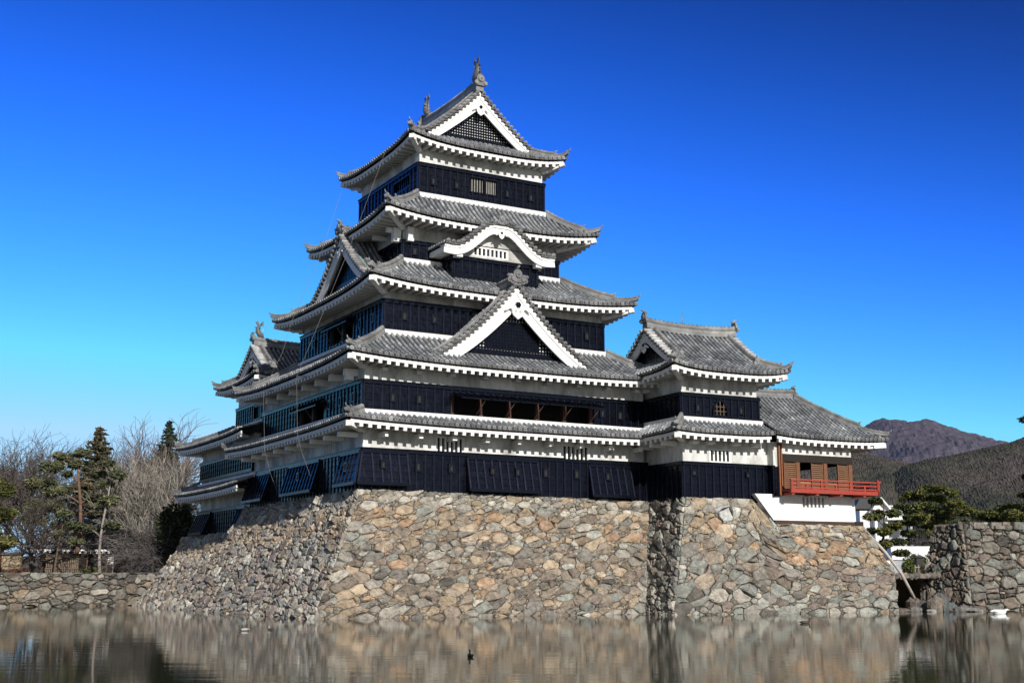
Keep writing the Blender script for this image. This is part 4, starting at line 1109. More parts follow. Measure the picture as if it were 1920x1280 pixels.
# turret base, built in the turret's own turned frame
tb = empty('turret_stone_base', TO, 'sloping fieldstone base under the white-walled pavilion and corner turret, with pale lime stains', 'stone wall', TA)
ZT = 5.78
def zt_of(u): # top height along the front, u in 0..1 over x 0..11.15
    x = np.asarray(u) * 11.15
    return np.where(x < 4.1, ZT, np.where(x < 5.45, ZT - (x - 4.1) / 1.35 * 1.28, 4.5))
def S_front(u, v):
    u = np.asarray(u, float); v = np.asarray(v, float); zt_ = zt_of(u); z = ZB + (zt_ - ZB) * v
    f = np.clip(1 - (z - ZB) / (ZT - ZB), 0, 1); f = f - .10 * f * (1 - f)
    xl_ = -2.6 * f; g = np.clip((4.5 - z) / 2.4, 0, 1); xr_ = 11.15 + 1.15 * g - .7 * np.clip((2.1 - z) / 2.1, 0, 1)
    return np.stack([xl_ + (xr_ - xl_) * u, -.16 - 2.5 * f, z], -1)
def tur_cols(u, v):
    if u < .035 and rng.random() < .75: return pick({'blue': 3, 'pale': 1.4, 'grey': 1})
    for (a_, b_, r_, s_) in ((.20, .90, .030, .05), (.235, .81, .022, .05), (.275, .86, .018, .05), (.255, .77, .014, .05), (.485, .93, .022, .05), (.505, .84, .016, .05)):
        if ((u - a_) / r_) ** 2 + ((v - b_) / s_) ** 2 < 1.1: return tuple(rng.uniform(.9, 1.1) * q_ for q_ in (.52, .51, .49))
    if False: return (.60, .59, .56)
    if v > .86: return pick({'grey': 3, 'tan': 3, 'pale': 2})
    if v > .55: return pick({'tan': 4, 'orange': 1.6 if u > .45 else .5, 'grey': 2, 'blue': 1.2, 'brown': 1})
    if v > .28: return pick({'brown': 3.5, 'purple': 1.3, 'grey': 2.5, 'blue': 1.5})
    return pick({'grey': 3, 'blue': 3, 'dark': 1.6, 'purple': 1., 'pale': 1, 'tan': .8})
m1 = MB(); stone_patch(m1, S_front, 12.6, 6.6, .48, tur_cols, 1.35, .10, .013, .9)
m1.build('front_face', M['stone'], tb)
m2 = MB(); stone_patch(m2, patch((-2.6, 1.2, ZB), (-2.6, -2.66, ZB), (.02, 5.2, ZT), (.0, -.16, ZT)), 5.6, 6.9, .46, lambda u, v: pick({'grey': 4, 'pale': 2 if v > .6 else .4, 'blue': 1.6, 'dark': 1.2, 'brown': 1.5}), 1.4, .18, .03, .6)
m2.build('side_face', M['stone'], tb)
m3 = MB()
m3.box(.1, 4.1, .1, 6, 3.0, 5.7, (.07, .06, .05)); m3.box(4.1, 11.1, .0, 6, 1.0, 4.4, (.07, .06, .05))
stone_patch(m3, patch((11.6, -2.62, ZB), (11.6, 6, ZB), (11.15, -.16, 4.5), (11.15, 6, 4.5)), 7.5, 5.1, .66, tur_cols, 1.4, .13, .04)
m3.build('rear_face', M['stone'], tb)
gut = MB(); gut.tube([(11.25, -.42, 4.45), (11.95, -1.35, 3.1), (12.42, -1.95, 2.0), (13.1, -2.1, .7)], .085, 8, (.42, .38, .33)); gut.build('drain_pipe', M['wood'], tb)

# low retaining wall at left
mb = MB()
gl = lambda u, v: tuple(.72 * q_ for q_ in pick({'grey': 5, 'brown': 2.6, 'blue': 1.4, 'tan': .6, 'dark': 2, 'pale': .2}))
stone_patch(mb, patch((-60, 17.5, ZB), (-12.3, 23.2, ZB), (-60, 18.1, 2.08), (-12.2, 23.9, 2.12), 0), 48, 2.6, .36, gl, 1.8, .14, .03, .6)
stone_patch(mb, patch((-12.4, 23.2, ZB), (-8.5, 25.2, ZB), (-12.2, 23.9, 2.12), (-8.0, 25.8, 2.2), 0), 4.4, 2.6, .5, gl, 1.3, .16, .04)
thing(mb.build('retaining_wall', M['stone']), 'low rough stone wall along the water under the trees', 'stone wall')
def rock(mb, c, r, col, seed):
    q = np.random.default_rng(seed); bm_v = []
    nth, nph = 9, 6
    V = []; 
    for i in range(nph + 1):
        ph = -pi / 2 + pi * i / nph
        for j in range(nth):
            th = 2 * pi * j / nth
            k = 1 + q.normal(0, .12)
            x, y, z = cos(ph) * cos(th), cos(ph) * sin(th), sin(ph)
            s_ = max(abs(x), abs(y), abs(z)) ** -.35
            V.append((c[0] + r[0] * x * k * s_, c[1] + r[1] * y * k * s_, c[2] + r[2] * z * k * s_))
    F = [(i * nth + j, i * nth + (j + 1) % nth, (i + 1) * nth + (j + 1) % nth, (i + 1) * nth + j) for i in range(nph) for j in range(nth)]
    mb.put(V, F, col)
# tall wall at right
rw = MB()
gr_ = lambda u, v: tuple(.78 * q_ for q_ in pick({'grey': 4, 'brown': 2.6, 'blue': 2.6, 'dark': 2.0, 'purple': 1.4, 'pale': .3}))
WC_B = (25.05, -13.75, ZB); WC_T = (25.45, -13.1, 4.72)
stone_patch(rw, patch(WC_B, (47, -16.5, ZB), WC_T, (47, -15.6, 4.72), 0), 22, 5.4, .50, gr_, 1.4, .2, .04, .6)
stone_patch(rw, patch((24.25, -10.5, ZB), WC_B, (25.4, -11.2, 4.72), WC_T, -.1), 4.6, 5.4, .50, gr_, 1.3, .24, .04, .6)
for k in range(11):
    rock(rw, (20.5 + k * .42, -11.75 + rng.uniform(-.06, .06), 1.86 + rng.uniform(-.05, .05)), (.27, .22, .17), gr_(0, 0), 200 + k)
rw.box(25.5, 46, -13.0, -11.5, 3.5, 4.60, (.10, .09, .08))
for k in range(60):
    x = rng.uniform(25.4, 44); y = -13.0 + rng.uniform(-.15, .6) - (x - 25.4) * .12; r_ = rng.uniform(.22, .5)
    rw.box(x - r_, x + r_, y - r_ * .6, y + r_ * .6, 4.45, 4.62 + rng.uniform(0, .25), gr_(0, 0))
thing(rw.build('stone_wall', M['stone']), 'tall dark rough stone wall with a square corner, at the right water edge', 'stone wall')

# rocks at the inlet between the two bases
from math import atan
def world_at(px, py, z):
    """the point at height z seen at photo pixel (px,py) - used only to read positions off the photo"""
    fw = np.array([cos(CAM_PITCH) * sin(CAM_YAW), cos(CAM_PITCH) * cos(CAM_YAW), sin(CAM_PITCH)]); r_ = np.array([cos(CAM_YAW), -sin(CAM_YAW), 0]); u_ = np.cross(r_, fw)
    d = fw + r_ * (px - 960) / CAM_F - u_ * (py - 640) / CAM_F
    return np.array(CAM_POS) + d * (z - CAM_POS[2]) / d[2]
def at_dist(px, dist, z=0.):
    fw = np.array([sin(CAM_YAW), cos(CAM_YAW)]); r_ = np.array([cos(CAM_YAW), -sin(CAM_YAW)])
    d = fw * cos(CAM_PITCH) + r_ * (px - 960) / CAM_F; d /= np.hypot(*d)
    return (CAM_POS[0] + d[0] * dist, CAM_POS[1] + d[1] * dist, z)
rk = [(1640, 71.5, .5, .25, .16, 'grey'), (1662, 71.2, .55, .3, .14, 'brown'), (1690, 72, .6, .3, .2, 'grey'), (1712, 72.5, .5, .35, .34, 'brown'), (1722, 71.8, .42, .35, .62, 'brown'), (1748, 72.2, .6, .35, .36, 'blue'),
      (1700, 74, .6, .5, .42, 'dark'), (1685, 73.8, .45, .4, .5, 'brown'), (1770, 72.2, .7, .35, .2, 'grey'), (1730, 74, .5, .5, .7, 'grey'), (1795, 72.4, .55, .25, .14, 'pale'), (1715, 71.2, .35, .2, .10, 'pale')]
for k, (px, dd, a, b_, c, col) in enumerate(rk):
    mb = MB(); x, y, z = at_dist(px, dd); rock(mb, (0, 0, c * .35), (a, b_, c), tuple(.68 * q_ for q_ in rng.choice(PAL[col])), 40 + k)
    o = mb.build('shore_rock', M['stone']); o.location = (x, y, 0)
    nm = ['flat grey rock in the shallows at the foot of the pavilion base', 'low brown slab at the foot of the pavilion base', 'low grey rock left of the dark inlet', 'brown rock low in the dark inlet', 'tall upright brown boulder at the mouth of the inlet', 'blue-grey boulder beside the tall wall corner', 'dark rock deep in the shaded inlet', 'brown rock against the pavilion base edge in shade', 'long grey rock at the foot of the tall wall', 'high grey boulder behind the upright one in the inlet', 'pale slab at the wall corner by the water', 'small pale stone at the water edge of the inlet'][k]
    thing(o, nm, 'rock', 'rocks at the inlet')
mb = MB(); x, y, z = world_at(1578, 1134, .15); rock(mb, (0, 0, .15), (.30, .25, .24), (.72, .71, .69), 77); o = mb.build('shore_rock', M['stone']); o.location = (x, y - .1, 0); thing(o, 'bright white rounded stone at the foot of the pavilion base', 'rock', 'rocks at the inlet')

# ================================================================== water and ground
m, n, b = new_mat('moat_water')
b.inputs['Base Color'].default_value = (.034, .040, .022, 1); b.inputs['Roughness'].default_value = .02; b.inputs['IOR'].default_value = 1.33; b.inputs['Specular IOR Level'].default_value = .30
tc = N(n, 'ShaderNodeTexCoord'); mp = N(n, 'ShaderNodeMapping'); mp.inputs['Rotation'].default_value = (0, 0, CAM_YAW); n.links.new(tc.outputs['Object'], mp.inputs[0])
mp2 = N(n, 'ShaderNodeMapping'); mp2.inputs['Scale'].default_value = (.55, 1.9, 1); n.links.new(mp.outputs[0], mp2.inputs[0])
w1_ = noise(n, 5.5, 3, .55, mp2.outputs[0], .3); w2_ = noise(n, .35, 2, .5, mp.outputs[0])
mp3 = N(n, 'ShaderNodeMapping'); mp3.inputs['Scale'].default_value = (.28, 1.1, 1); n.links.new(mp.outputs[0], mp3.inputs[0]); w3_ = noise(n, 1.3, 2, .5, mp3.outputs[0], .2)
ad = N(n, 'ShaderNodeMath', operation='MULTIPLY_ADD'); n.links.new(w3_.outputs[0], ad.inputs[0]); ad.inputs[1].default_value = 5.5; n.links.new(w1_.outputs[0], ad.inputs[2])
bump(n, b, ad.outputs[0], .10, .0058); M['water'] = m
mb = MB(); mb.put([(-260, -260, 0), (260, -260, 0), (260, 40, 0), (-260, 40, 0)], [(0, 1, 2, 3)]); struct(mb.build('moat_water', M['water']))
m, n, b = new_mat('ground'); v = objco(n); n1 = noise(n, .35, 6, .65, v); n2 = noise(n, 3., 5, .7, v)
r1 = ramp(n, n1.outputs[0], [(.35, (.16, .13, .09)), (.55, (.24, .20, .14)), (.7, (.10, .10, .05))]); r2 = ramp(n, n2.outputs[0], [(.3, (.7,) * 3), (.7, (1.2,) * 3)])
n.links.new(mixc(n, r1.outputs[0], r2.outputs[0], 1., 'MULTIPLY'), b.inputs['Base Color']); b.inputs['Roughness'].default_value = .95; bump(n, b, n2.outputs[0], .4, .05); M['ground'] = m
mb = MB()
G = [(-8000, 12, 2.), (-60, 18.6, 2.), (-12.25, 24.5, 2.), (-7.5, 26.6, 2.), (-6, 5, 2.), (6, -5, 2.), (12, -8, 2.), (19.6, -9.6, 2.), (20.2, -11.7, 2.), (24.6, -11.8, 2.), (25.6, -11.8, 2.), (47, -14.5, 2.), (8000, -40, 2.), (8000, 8000, 2.), (-8000, 8000, 2.)]
mb.put(G, [tuple(range(len(G)))]); 
# bank sloping down into the inlet, and the drop below every other edge
ed = [(20.6, -8.2), (23.6, -9.2)]
edge = [(-8000, 12), (-60, 18.6), (-12.25, 24.5), (-7.5, 26.6), (-6, 5), (6, -5), (12, -7), (19.6, -6.5), (26, -6.5), (26.2, -11.2), (47, -14.4), (8000, -40)]
for (a_, b_) in zip(edge[:-1], edge[1:]): mb.put([(*a_, 2.), (*b_, 2.), (b_[0], b_[1], -1.), (a_[0], a_[1], -1.)], [(3, 2, 1, 0)])
mb.put([(19, -6.4, .05), (27, -6.4, .05), (27, -12, .05), (20.2, -12, .05)], [(0, 1, 2, 3)])
struct(mb.build('ground', M['ground']))

# ================================================================== mountains
def vnoise2(x, y, seed):
    q = np.random.default_rng(seed); G_ = q.random((256, 256)); xi = np.floor(x).astype(int); yi = np.floor(y).astype(int); fx = x - xi; fy = y - yi
    fx = fx * fx * (3 - 2 * fx); fy = fy * fy * (3 - 2 * fy); g = lambda a, b_: G_[a % 256, b_ % 256]
    return (g(xi, yi) * (1 - fx) + g(xi + 1, yi) * fx) * (1 - fy) + (g(xi, yi + 1) * (1 - fx) + g(xi + 1, yi + 1) * fx) * fy
def fbm(x, y, o, seed, ridged=False):
    s_ = 0; a = .5
    for k in range(o):
        v_ = vnoise2(x * 2 ** k, y * 2 ** k, seed + k)
        s_ = s_ + a * ((1 - np.abs(2 * v_ - 1)) if ridged else v_); a *= .5
    return s_
def mountain(name, dist, depth, sil, seed, mat, bump_amp, nx, ny, rough=.12, trees=0.):
    """ridge following the skyline sil [(photo px, elevation tangent)], standing at its own distance"""
    fw = np.array([sin(CAM_YAW), cos(CAM_YAW)]); rr = np.array([cos(CAM_YAW), -sin(CAM_YAW)])
    pxs = np.array([s_[0] for s_ in sil], float); el = np.array([(1088 - s_[1]) / CAM_F / cos(CAM_PITCH) for s_ in sil])
    U = np.linspace(pxs[0], pxs[-1], nx); lat = (U - 960) / CAM_F / cos(CAM_PITCH) * dist
    Hh = np.interp(U, pxs, el) * dist
    k = np.exp(-np.linspace(-2, 2, 9) ** 2); k /= k.sum(); Hh = np.convolve(np.pad(Hh, 4, 'edge'), k, 'valid')
    W_ = np.linspace(-1, 1, ny)
    X, Y = np.meshgrid(lat, dist + W_ * depth); Hg = np.broadcast_to(Hh[None, :], X.shape)
    prof = np.clip(1 - np.abs(np.broadcast_to(W_[:, None], X.shape)), 0, 1) ** .85
    sc_ = 5. / depth
    rg = fbm(X * sc_ + 31 + Y * sc_ * .3, Y * sc_ * .55, 5, seed, True)
    Zz = Hg * (prof + (rg - .62) * rough * 4 * prof * (1 - prof) * 1.6) + 2
    if trees: Zz = Zz + trees * (nr.random(X.shape) ** 2) * np.clip(prof * 8, 0, 1)
    else: Zz = Zz + bump_amp * (fbm(X * sc_ * 18, Y * sc_ * 18, 3, seed + 9) - .5)
    P = np.stack([CAM_POS[0] + X * rr[0] + Y * fw[0], CAM_POS[1] + X * rr[1] + Y * fw[1], np.maximum(Zz, -2)], -1)
    idx = np.arange(nx * ny).reshape(ny, nx); Q = np.stack([idx[:-1, :-1], idx[:-1, 1:], idx[1:, 1:], idx[1:, :-1]], -1).reshape(-1, 4)
    mb = MB(); mb.quads(P.reshape(-1, 3), Q, (1, 1, 1), 0, False)
    return struct(mb.build(name, mat))
def hill_mat(name, c1, c2, c3, sc, bsc, bd):
    m, n, b = new_mat(name); v = objco(n); n1 = noise(n, sc, 6, .62, v); n2 = noise(n, bsc, 3, .7, v)
    r1 = ramp(n, n1.outputs[0], [(.36, c1), (.52, c2), (.66, c3)]); r2 = ramp(n, n2.outputs[0], [(.35, (.70,) * 3), (.65, (1.16,) * 3)])
    n.links.new(mixc(n, r1.outputs[0], r2.outputs[0], 1., 'MULTIPLY'), b.inputs['Base Color']); b.inputs['Roughness'].default_value = 1.; b.inputs['Specular IOR Level'].default_value = .0
    bump(n, b, n2.outputs[0], .55, bd); return m
far_m = hill_mat('bare_mountain', (.080, .066, .090), (.10, .080, .105), (.062, .068, .075), .004, .03, 10)
near_m = hill_mat('wooded_hill', (.058, .060, .046), (.080, .072, .060), (.104, .086, .078), .006, .10, 3)
mountain('far_mountain', 6000, 1700, [(1380, 900), (1500, 860), (1570, 838), (1625, 797), (1645, 791), (1668, 793), (1700, 797), (1728, 791), (1745, 797), (1765, 806), (1800, 816), (1850, 829), (1875, 836), (1950, 850), (2100, 880), (2300, 960)], 3, far_m, 22, 240, 110, .16)
mountain('wooded_hill', 1500, 420, [(1300, 960), (1420, 880), (1520, 852), (1600, 853), (1650, 868), (1690, 876), (1720, 878), (1800, 930), (1900, 1010)], 5, near_m, 5, 420, 220, .10, 1.2)
mountain('wooded_hill', 1350, 420, [(1560, 1000), (1640, 915), (1680, 882), (1720, 870), (1770, 862), (1830, 848), (1880, 838), (1905, 829), (1925, 818), (2000, 800), (2200, 760), (2400, 800)], 8, near_m, 5, 460, 220, .10, 1.2)
mountain('wooded_hill', 2300, 500, [(-900, 1010), (-400, 1030), (0, 1046), (200, 1050), (500, 1046), (900, 1040), (1300, 1030), (1500, 1040)], 12, near_m, 5, 220, 50, .10, 6.)
# ================================================================== trees
def prisms(mb, A, B, RA, RB, col, mi=0):
    A = np.asarray(A, float); B = np.asarray(B, float); n = len(A)
    if not n: return
    d = B - A; d /= np.linalg.norm(d, axis=1, keepdims=True) + 1e-9
    ref = np.where(np.abs(d[:, 2:3]) < .9, np.array([[0, 0, 1.]]), np.array([[1., 0, 0]])); x = np.cross(d, ref); x /= np.linalg.norm(x, axis=1, keepdims=True) + 1e-9; y = np.cross(d, x)
    V = []
    for P, R in ((A, np.asarray(RA)), (B, np.asarray(RB))):
        for k in range(3):
            a = 2 * pi * k / 3; V.append(P + R[:, None] * (cos(a) * x + sin(a) * y))
    V = np.stack(V, 1).reshape(-1, 3); b_ = np.arange(n)[:, None] * 6
    Q = np.concatenate([b_ + np.array([[k, (k + 1) % 3, 3 + (k + 1) % 3, 3 + k]]) for k in range(3)])
    c = np.asarray(col, float); c = np.tile(c, (3 * n, 1)) if c.ndim == 1 else np.tile(c, (3, 1))
    mb.quads(V, Q, c, mi)
def leaves(mb, C, size, col, q, up=.3, thin=.35):
    """small needle tufts: narrow randomly turned quads centred on C"""
    n = len(C)
    if not n: return
    d = q.normal(size=(n, 3)); d[:, 2] = np.abs(d[:, 2]) * up + d[:, 2] * (1 - up); d /= np.linalg.norm(d, axis=1, keepdims=True)
    s_ = np.cross(d, q.normal(size=(n, 3))); s_ /= np.linalg.norm(s_, axis=1, keepdims=True) + 1e-9
    L = size * q.uniform(.6, 1.4, (n, 1)); W_ = L * thin
    V = np.stack([C - d * L * .5 - s_ * W_ * .5, C - d * L * .5 + s_ * W_ * .5, C + d * L * .5 + s_ * W_ * .3, C + d * L * .5 - s_ * W_ * .3], 1).reshape(-1, 3)
    Q = np.arange(4 * n).reshape(n, 4); mb.quads(V, Q, col)
def bare_tree(px, dist, h, spread, seed, label, col=(.12, .10, .09), twig=(.11, .095, .082), levels=4, trunk_h=.22, up=.35, kids=(7, 7, 6, 5), lean=0., r0=None, z=2., droop=0., group='bare winter trees', tw=1.):
    q = np.random.default_rng(seed); x0, y0, _ = at_dist(px, dist)
    root = empty('bare_tree', (x0, y0, z), label, 'tree', 0, group)
    T_ = [[], [], [], []]; W_ = [[], [], [], []]
    r0 = r0 or h * .022
    def grow_(p, d, L, r, lv):
        n = 4 if lv < 2 else 3; tgt = T_ if lv < 2 else W_
        pts = [p]; dd = d
        for i in range(n):
            dd = dd + q.normal(0, .13 + .04 * lv, 3) + np.array([0, 0, (up if lv else .2) * .16 - droop * .05 * lv]); dd = dd / np.linalg.norm(dd)
            pts.append(pts[-1] + dd * L / n)
        rr = np.linspace(r, r * (.45 if lv < levels else .5), n + 1)
        for i in range(n):
            tgt[0].append(pts[i]); tgt[1].append(pts[i + 1]); tgt[2].append(rr[i]); tgt[3].append(rr[i + 1])
        if lv >= levels: return
        k = kids[lv]
        for j in range(k):
            t = q.uniform(.30 if lv else .55, 1.) if j else 1.
            f = t * n; i = min(int(f), n - 1); b_ = pts[i] + (pts[i + 1] - pts[i]) * (f - i)
            az = 2 * pi * (j + q.uniform(-.3, .3)) / k * 1.0 + q.uniform(0, .6)
            ref = np.array([cos(az), sin(az), 0]); ax = pts[i + 1] - pts[i]; ax = ax / np.linalg.norm(ax)
            side = ref - ax * (ref @ ax); side /= np.linalg.norm(side) + 1e-9
            sp = spread * q.uniform(.55, 1.15); nd = ax * (1 - .25 * sp) + side * sp; nd = nd / np.linalg.norm(nd)
            LL = L * q.uniform(.55, .82) if lv else h * (1 - trunk_h) * q.uniform(.45, .62)
            grow_(b_, nd, LL, max(r * (.62 if lv else .52) * q.uniform(.7, 1), .011 * tw), lv + 1)
    grow_(np.zeros(3), np.array([lean, 0, 1.]), h * trunk_h, r0, 0)
    top = max(b_[2] for b_ in W_[1]); ks = h / top
    for G_ in (T_, W_):
        G_[0] = [a * ks for a in G_[0]]; G_[1] = [a * ks for a in G_[1]]
    mb = MB(); prisms(mb, *[np.array(a) for a in T_], col); mb.tube([(0, 0, -.3), (0, 0, .3), T_[1][1]], [r0 * 1.5, r0 * 1.1, r0 * .8], 8, col); mb.build('trunk', M['bark'], root)
    A, B, RA, RB = [np.array(a) for a in W_]; g = np.array(twig)[None, :] * q.uniform(.6, 1.35, (len(A), 1))
    mb = MB(); prisms(mb, A, B, RA, RB, g); mb.build('crown', M['bark'], root)
    return root
YG_ = [(.098, .108, .03), (.075, .092, .028), (.12, .122, .036), (.05, .064, .024)]
GREENS = [(.050, .066, .022), (.070, .085, .028), (.038, .052, .020), (.095, .105, .034)]
def pine(px, dist, h, label, seed, pads, trunk_col=(.26, .12, .07), z=2., lean=0., size=.34, dens=1., greens=GREENS, group='pines', r0=.2, name='pine_tree'):
    """pads: list of (side offset, depth offset, height 0..1, radius, flatness)"""
    q = np.random.default_rng(seed); x0, y0, _ = at_dist(px, dist)
    root = empty(name, (x0, y0, z), label, 'tree', -CAM_YAW, group)
    t = MB(); hh = h * .93
    zz = np.linspace(-.3, hh, 9); P = np.stack([lean * zz + .25 * np.sin(zz * .55 + seed), .15 * np.cos(zz * .4 + seed), zz], -1); P -= P[0] * np.array([1, 1, 0]) * (1 - 0)
    t.tube(P, np.linspace(r0, r0 * .3, 9), 8, trunk_col)
    c = MB()
    for (ox, oy, hf, R, fl) in pads:
        if greens is YG_ and h > 5.35: R *= 1.12; fl *= 1.3
        ctr = np.array([ox, oy, hf * h]); zb = max(.5, min(hh * .98, hf * h - .35 * abs(ox) - .3)); tx = np.array([np.interp(zb, zz, P[:, k]) for k in range(3)])
        ctr[:2] += tx[:2]
        mid = (tx + ctr) / 2 + np.array([0, 0, .12 * R]); t.tube([tx, mid, ctr], [r0 * .38, r0 * .26, r0 * .1], 5, trunk_col)
        for j in range(4): 
            a = q.uniform(0, 2 * pi); t.tube([ctr - np.array([0, 0, .1]), ctr + np.array([cos(a) * R * .7, sin(a) * R * .7, .05])], [r0 * .09, r0 * .03], 4, trunk_col)
        k = max(4, int(7 * R))
        for j in range(k):
            a = q.uniform(0, 2 * pi); rr = R * sqrt(q.uniform(0, 1)) * .85; cc = ctr + np.array([cos(a) * rr, sin(a) * rr, q.normal(0, .12) * R * fl])
            rj = R * q.uniform(.30, .62); n_ = int(170 * dens * q.uniform(.6, 1.3))
            u = q.normal(size=(n_, 3)); u /= np.linalg.norm(u, axis=1, keepdims=True); u *= q.uniform(.35, 1, (n_, 1)) ** .5
            u[:, 2] = u[:, 2] * min(.95, fl * 1.5)
            base_ = np.array(greens[q.integers(0, len(greens))]); g = base_[None, :] * q.uniform(.55, 1.5, (n_, 1))
            leaves(c, cc + u * rj, size, g, q, .5, .30)
    t.build('trunk', M['bark'], root); c.build('crown', M['leaf'], root); return root
def fir(px, dist, h, R, label, seed, z=2., greens=((.030, .045, .026), (.040, .055, .028), (.025, .036, .022)), dens=1., start=.1):
    q = np.random.default_rng(seed); x0, y0, _ = at_dist(px, dist)
    root = empty('fir_tree', (x0, y0, z), label, 'tree')
    t = MB(); t.tube([(0, 0, -.3), (0, 0, h * .5), (0, 0, h)], [h * .018, h * .012, .02], 7, (.12, .08, .06)); c = MB()
    zz = h * start
    while zz < h * .99:
        f = 1 - (zz - h * start) / (h * (1 - start)); r_ = R * (f ** .85) * q.uniform(.8, 1.1) + .08; k = max(5, int(9 * f + 4))
        for j in range(k):
            a = 2 * pi * (j + q.uniform(-.4, .4)) / k; rl = r_ * q.uniform(.65, 1.12); n_ = int((26 * rl / 1.2 + 8) * dens)
            s_ = q.uniform(.1, 1, n_); off = q.normal(0, .10, (n_, 3)) * (0.4 + rl * .35)
            Cc = np.stack([cos(a) * rl * s_, sin(a) * rl * s_, zz - .18 * rl * s_ + .10 * rl * s_ ** 3], -1) + off * np.array([1, 1, .55])
            g = np.array(greens[q.integers(0, len(greens))])[None, :] * q.uniform(.6, 1.5, (n_, 1)); leaves(c, Cc, .34, g, q, .2, .38)
            t.tube([(0, 0, zz), (cos(a) * rl * .9, sin(a) * rl * .9, zz - .1 * rl)], [.035, .01], 3, (.12, .08, .06), 0, False)
        zz += .30 + .25 * f
    t.build('trunk', M['bark'], root); c.build('crown', M['leaf'], root); return root
def bush(px, dist, rx, rz, label, seed, greens=GREENS, z=2., cat='shrub', name='shrub', n=900, size=.2):
    q = np.random.default_rng(seed); x0, y0, _ = at_dist(px, dist)
    root = empty(name, (x0, y0, z), label, cat, -CAM_YAW); c = MB(); t = MB()
    for j in range(9):
        cc = np.array([q.uniform(-.7, .7) * rx, q.uniform(-.5, .5) * rx * .6, rz * q.uniform(.3, .75)]); rj = np.array([rx * .42, rx * .4, rz * .42])
        u = q.normal(size=(n // 9, 3)); u /= np.linalg.norm(u, axis=1, keepdims=True); u *= q.uniform(.3, 1, (len(u), 1)) ** .4
        g = np.array(greens[q.integers(0, len(greens))])[None, :] * q.uniform(.55, 1.5, (len(u), 1)); leaves(c, cc + u * rj, size, g, q, .3, .5)
        t.tube([(0, 0, -.1), cc * .9], [.05, .02], 4, (.12, .09, .07))
    t.build('stems', M['bark'], root); c.build('leaves', M['leaf'], root); return root

# left bank
BG = (.075, .062, .054)
bare_tree(38, 128, 14.5, .62, 1, 'tall bare tree at the left edge, its thin crown reaching highest of that side', BG, (.105, .088, .078), 4, .28, .5, (8, 7, 7, 6), tw=1.8)
bare_tree(92, 122, 13.5, .72, 2, 'broad fan-shaped bare tree behind the dark small ones, wide round crown', BG, (.105, .088, .078), 4, .24, .6, (8, 8, 7, 6), tw=1.8)
bare_tree(98, 97, 6.5, .95, 3, 'dark low bare tree with crooked spreading branches on the bank', (.05, .042, .04), (.075, .062, .056), 4, .22, .1, (6, 5, 5, 4), .05, .20)
bare_tree(66, 101, 5.9, .95, 13, 'small dark bare tree with brownish twigs near the beige wall', (.05, .042, .04), (.085, .065, .055), 4, .2, .1, (5, 5, 5, 4), -.1, .14)
bare_tree(128, 100, 6.2, .9, 23, 'leaning dark bare tree with a forked twisted trunk', (.045, .04, .038), (.075, .064, .058), 4, .2, .12, (5, 5, 5, 4), .35, .24)
bare_tree(262, 124, 14.2, .62, 4, 'tall purplish bare tree behind the wide grey one', BG, (.115, .09, .082), 4, .25, .6, (7, 7, 6, 5))
bare_tree(232, 132, 13.7, .6, 14, 'slim bare tree with brown tops beyond the tiled house', BG, (.14, .095, .075), 4, .3, .6)
bare_tree(308, 96, 10.0, .56, 5, 'wide pale grey bare tree with upright brush-like twigs beside the tower', (.24, .22, .195), (.25, .23, .20), 4, .14, .75, (10, 8, 7, 6), 0, .26)
bare_tree(345, 101, 9.8, .55, 15, 'pale bare tree leaning against the tower edge', (.22, .20, .175), (.23, .205, .18), 4, .16, .7, (8, 7, 6, 6), .05, .2)
bare_tree(268, 94, 4.9, 1.0, 25, 'low dark tangle of drooping bare branches by the water wall', (.06, .052, .05), (.12, .105, .10), 4, .18, .0, (6, 6, 5, 4), 0, .15, 2., .6)
bare_tree(310, 93, 5.1, 1.0, 26, 'dark drooping bare tree right under the stone base edge', (.06, .052, .05), (.11, .098, .095), 4, .18, .0, (8, 7, 6, 5), .1, .15, 2., .6)
PG = [(.11, .118, .06), (.09, .10, .052), (.13, .132, .068), (.07, .078, .044)]
pine(163, 96, 8.9, 'pine with a red-brown bare trunk on the bank', 31, [(-1.1, 0, .93, .7, .5), (.5, .2, .97, .75, .5), (1.3, .3, .80, .8, .45), (-.9, -.2, .80, .6, .45), (.7, .6, .62, .7, .45), (-1.6, .1, .66, .6, .4), (1.6, -.2, .55, .6, .4), (0, .4, .88, .8, .5)], (.17, .105, .08), greens=PG, r0=.2, dens=.55)
fir(198, 104, 11.6, 3.0, 'broad olive-brown conifer with drooping tiers behind the red-trunked pine', 32, 2., ((.085, .075, .042), (.10, .085, .05), (.065, .062, .036)), 1.5, .42)
pine(118, 108, 8.8, 'soft grey-green pine between the bare trees', 33, [(0, 0, .97, .9, .6), (-.6, 0, .82, 1.1, .55), (.7, .2, .76, 1.1, .55), (0, -.3, .62, 1.3, .5), (-1.0, .2, .5, 1.0, .45), (1.0, .1, .45, 1.0, .45)], (.13, .10, .08), greens=PG, r0=.17, dens=.9)
pine(8, 92, 6.6, 'olive green pine at the left edge of the bank', 34, [(-.6, 0, .95, 1.0, .6), (.4, .2, .86, 1.1, .55), (-.7, -.1, .70, 1.3, .5), (.7, .1, .60, 1.2, .5), (-.2, -.4, .45, 1.3, .5), (.6, .3, .32, 1.1, .5), (-1., 0, .25, 1.0, .5)], (.13, .09, .06), greens=[(.085, .09, .025), (.11, .11, .035), (.06, .065, .02)], r0=.17, dens=1.1)
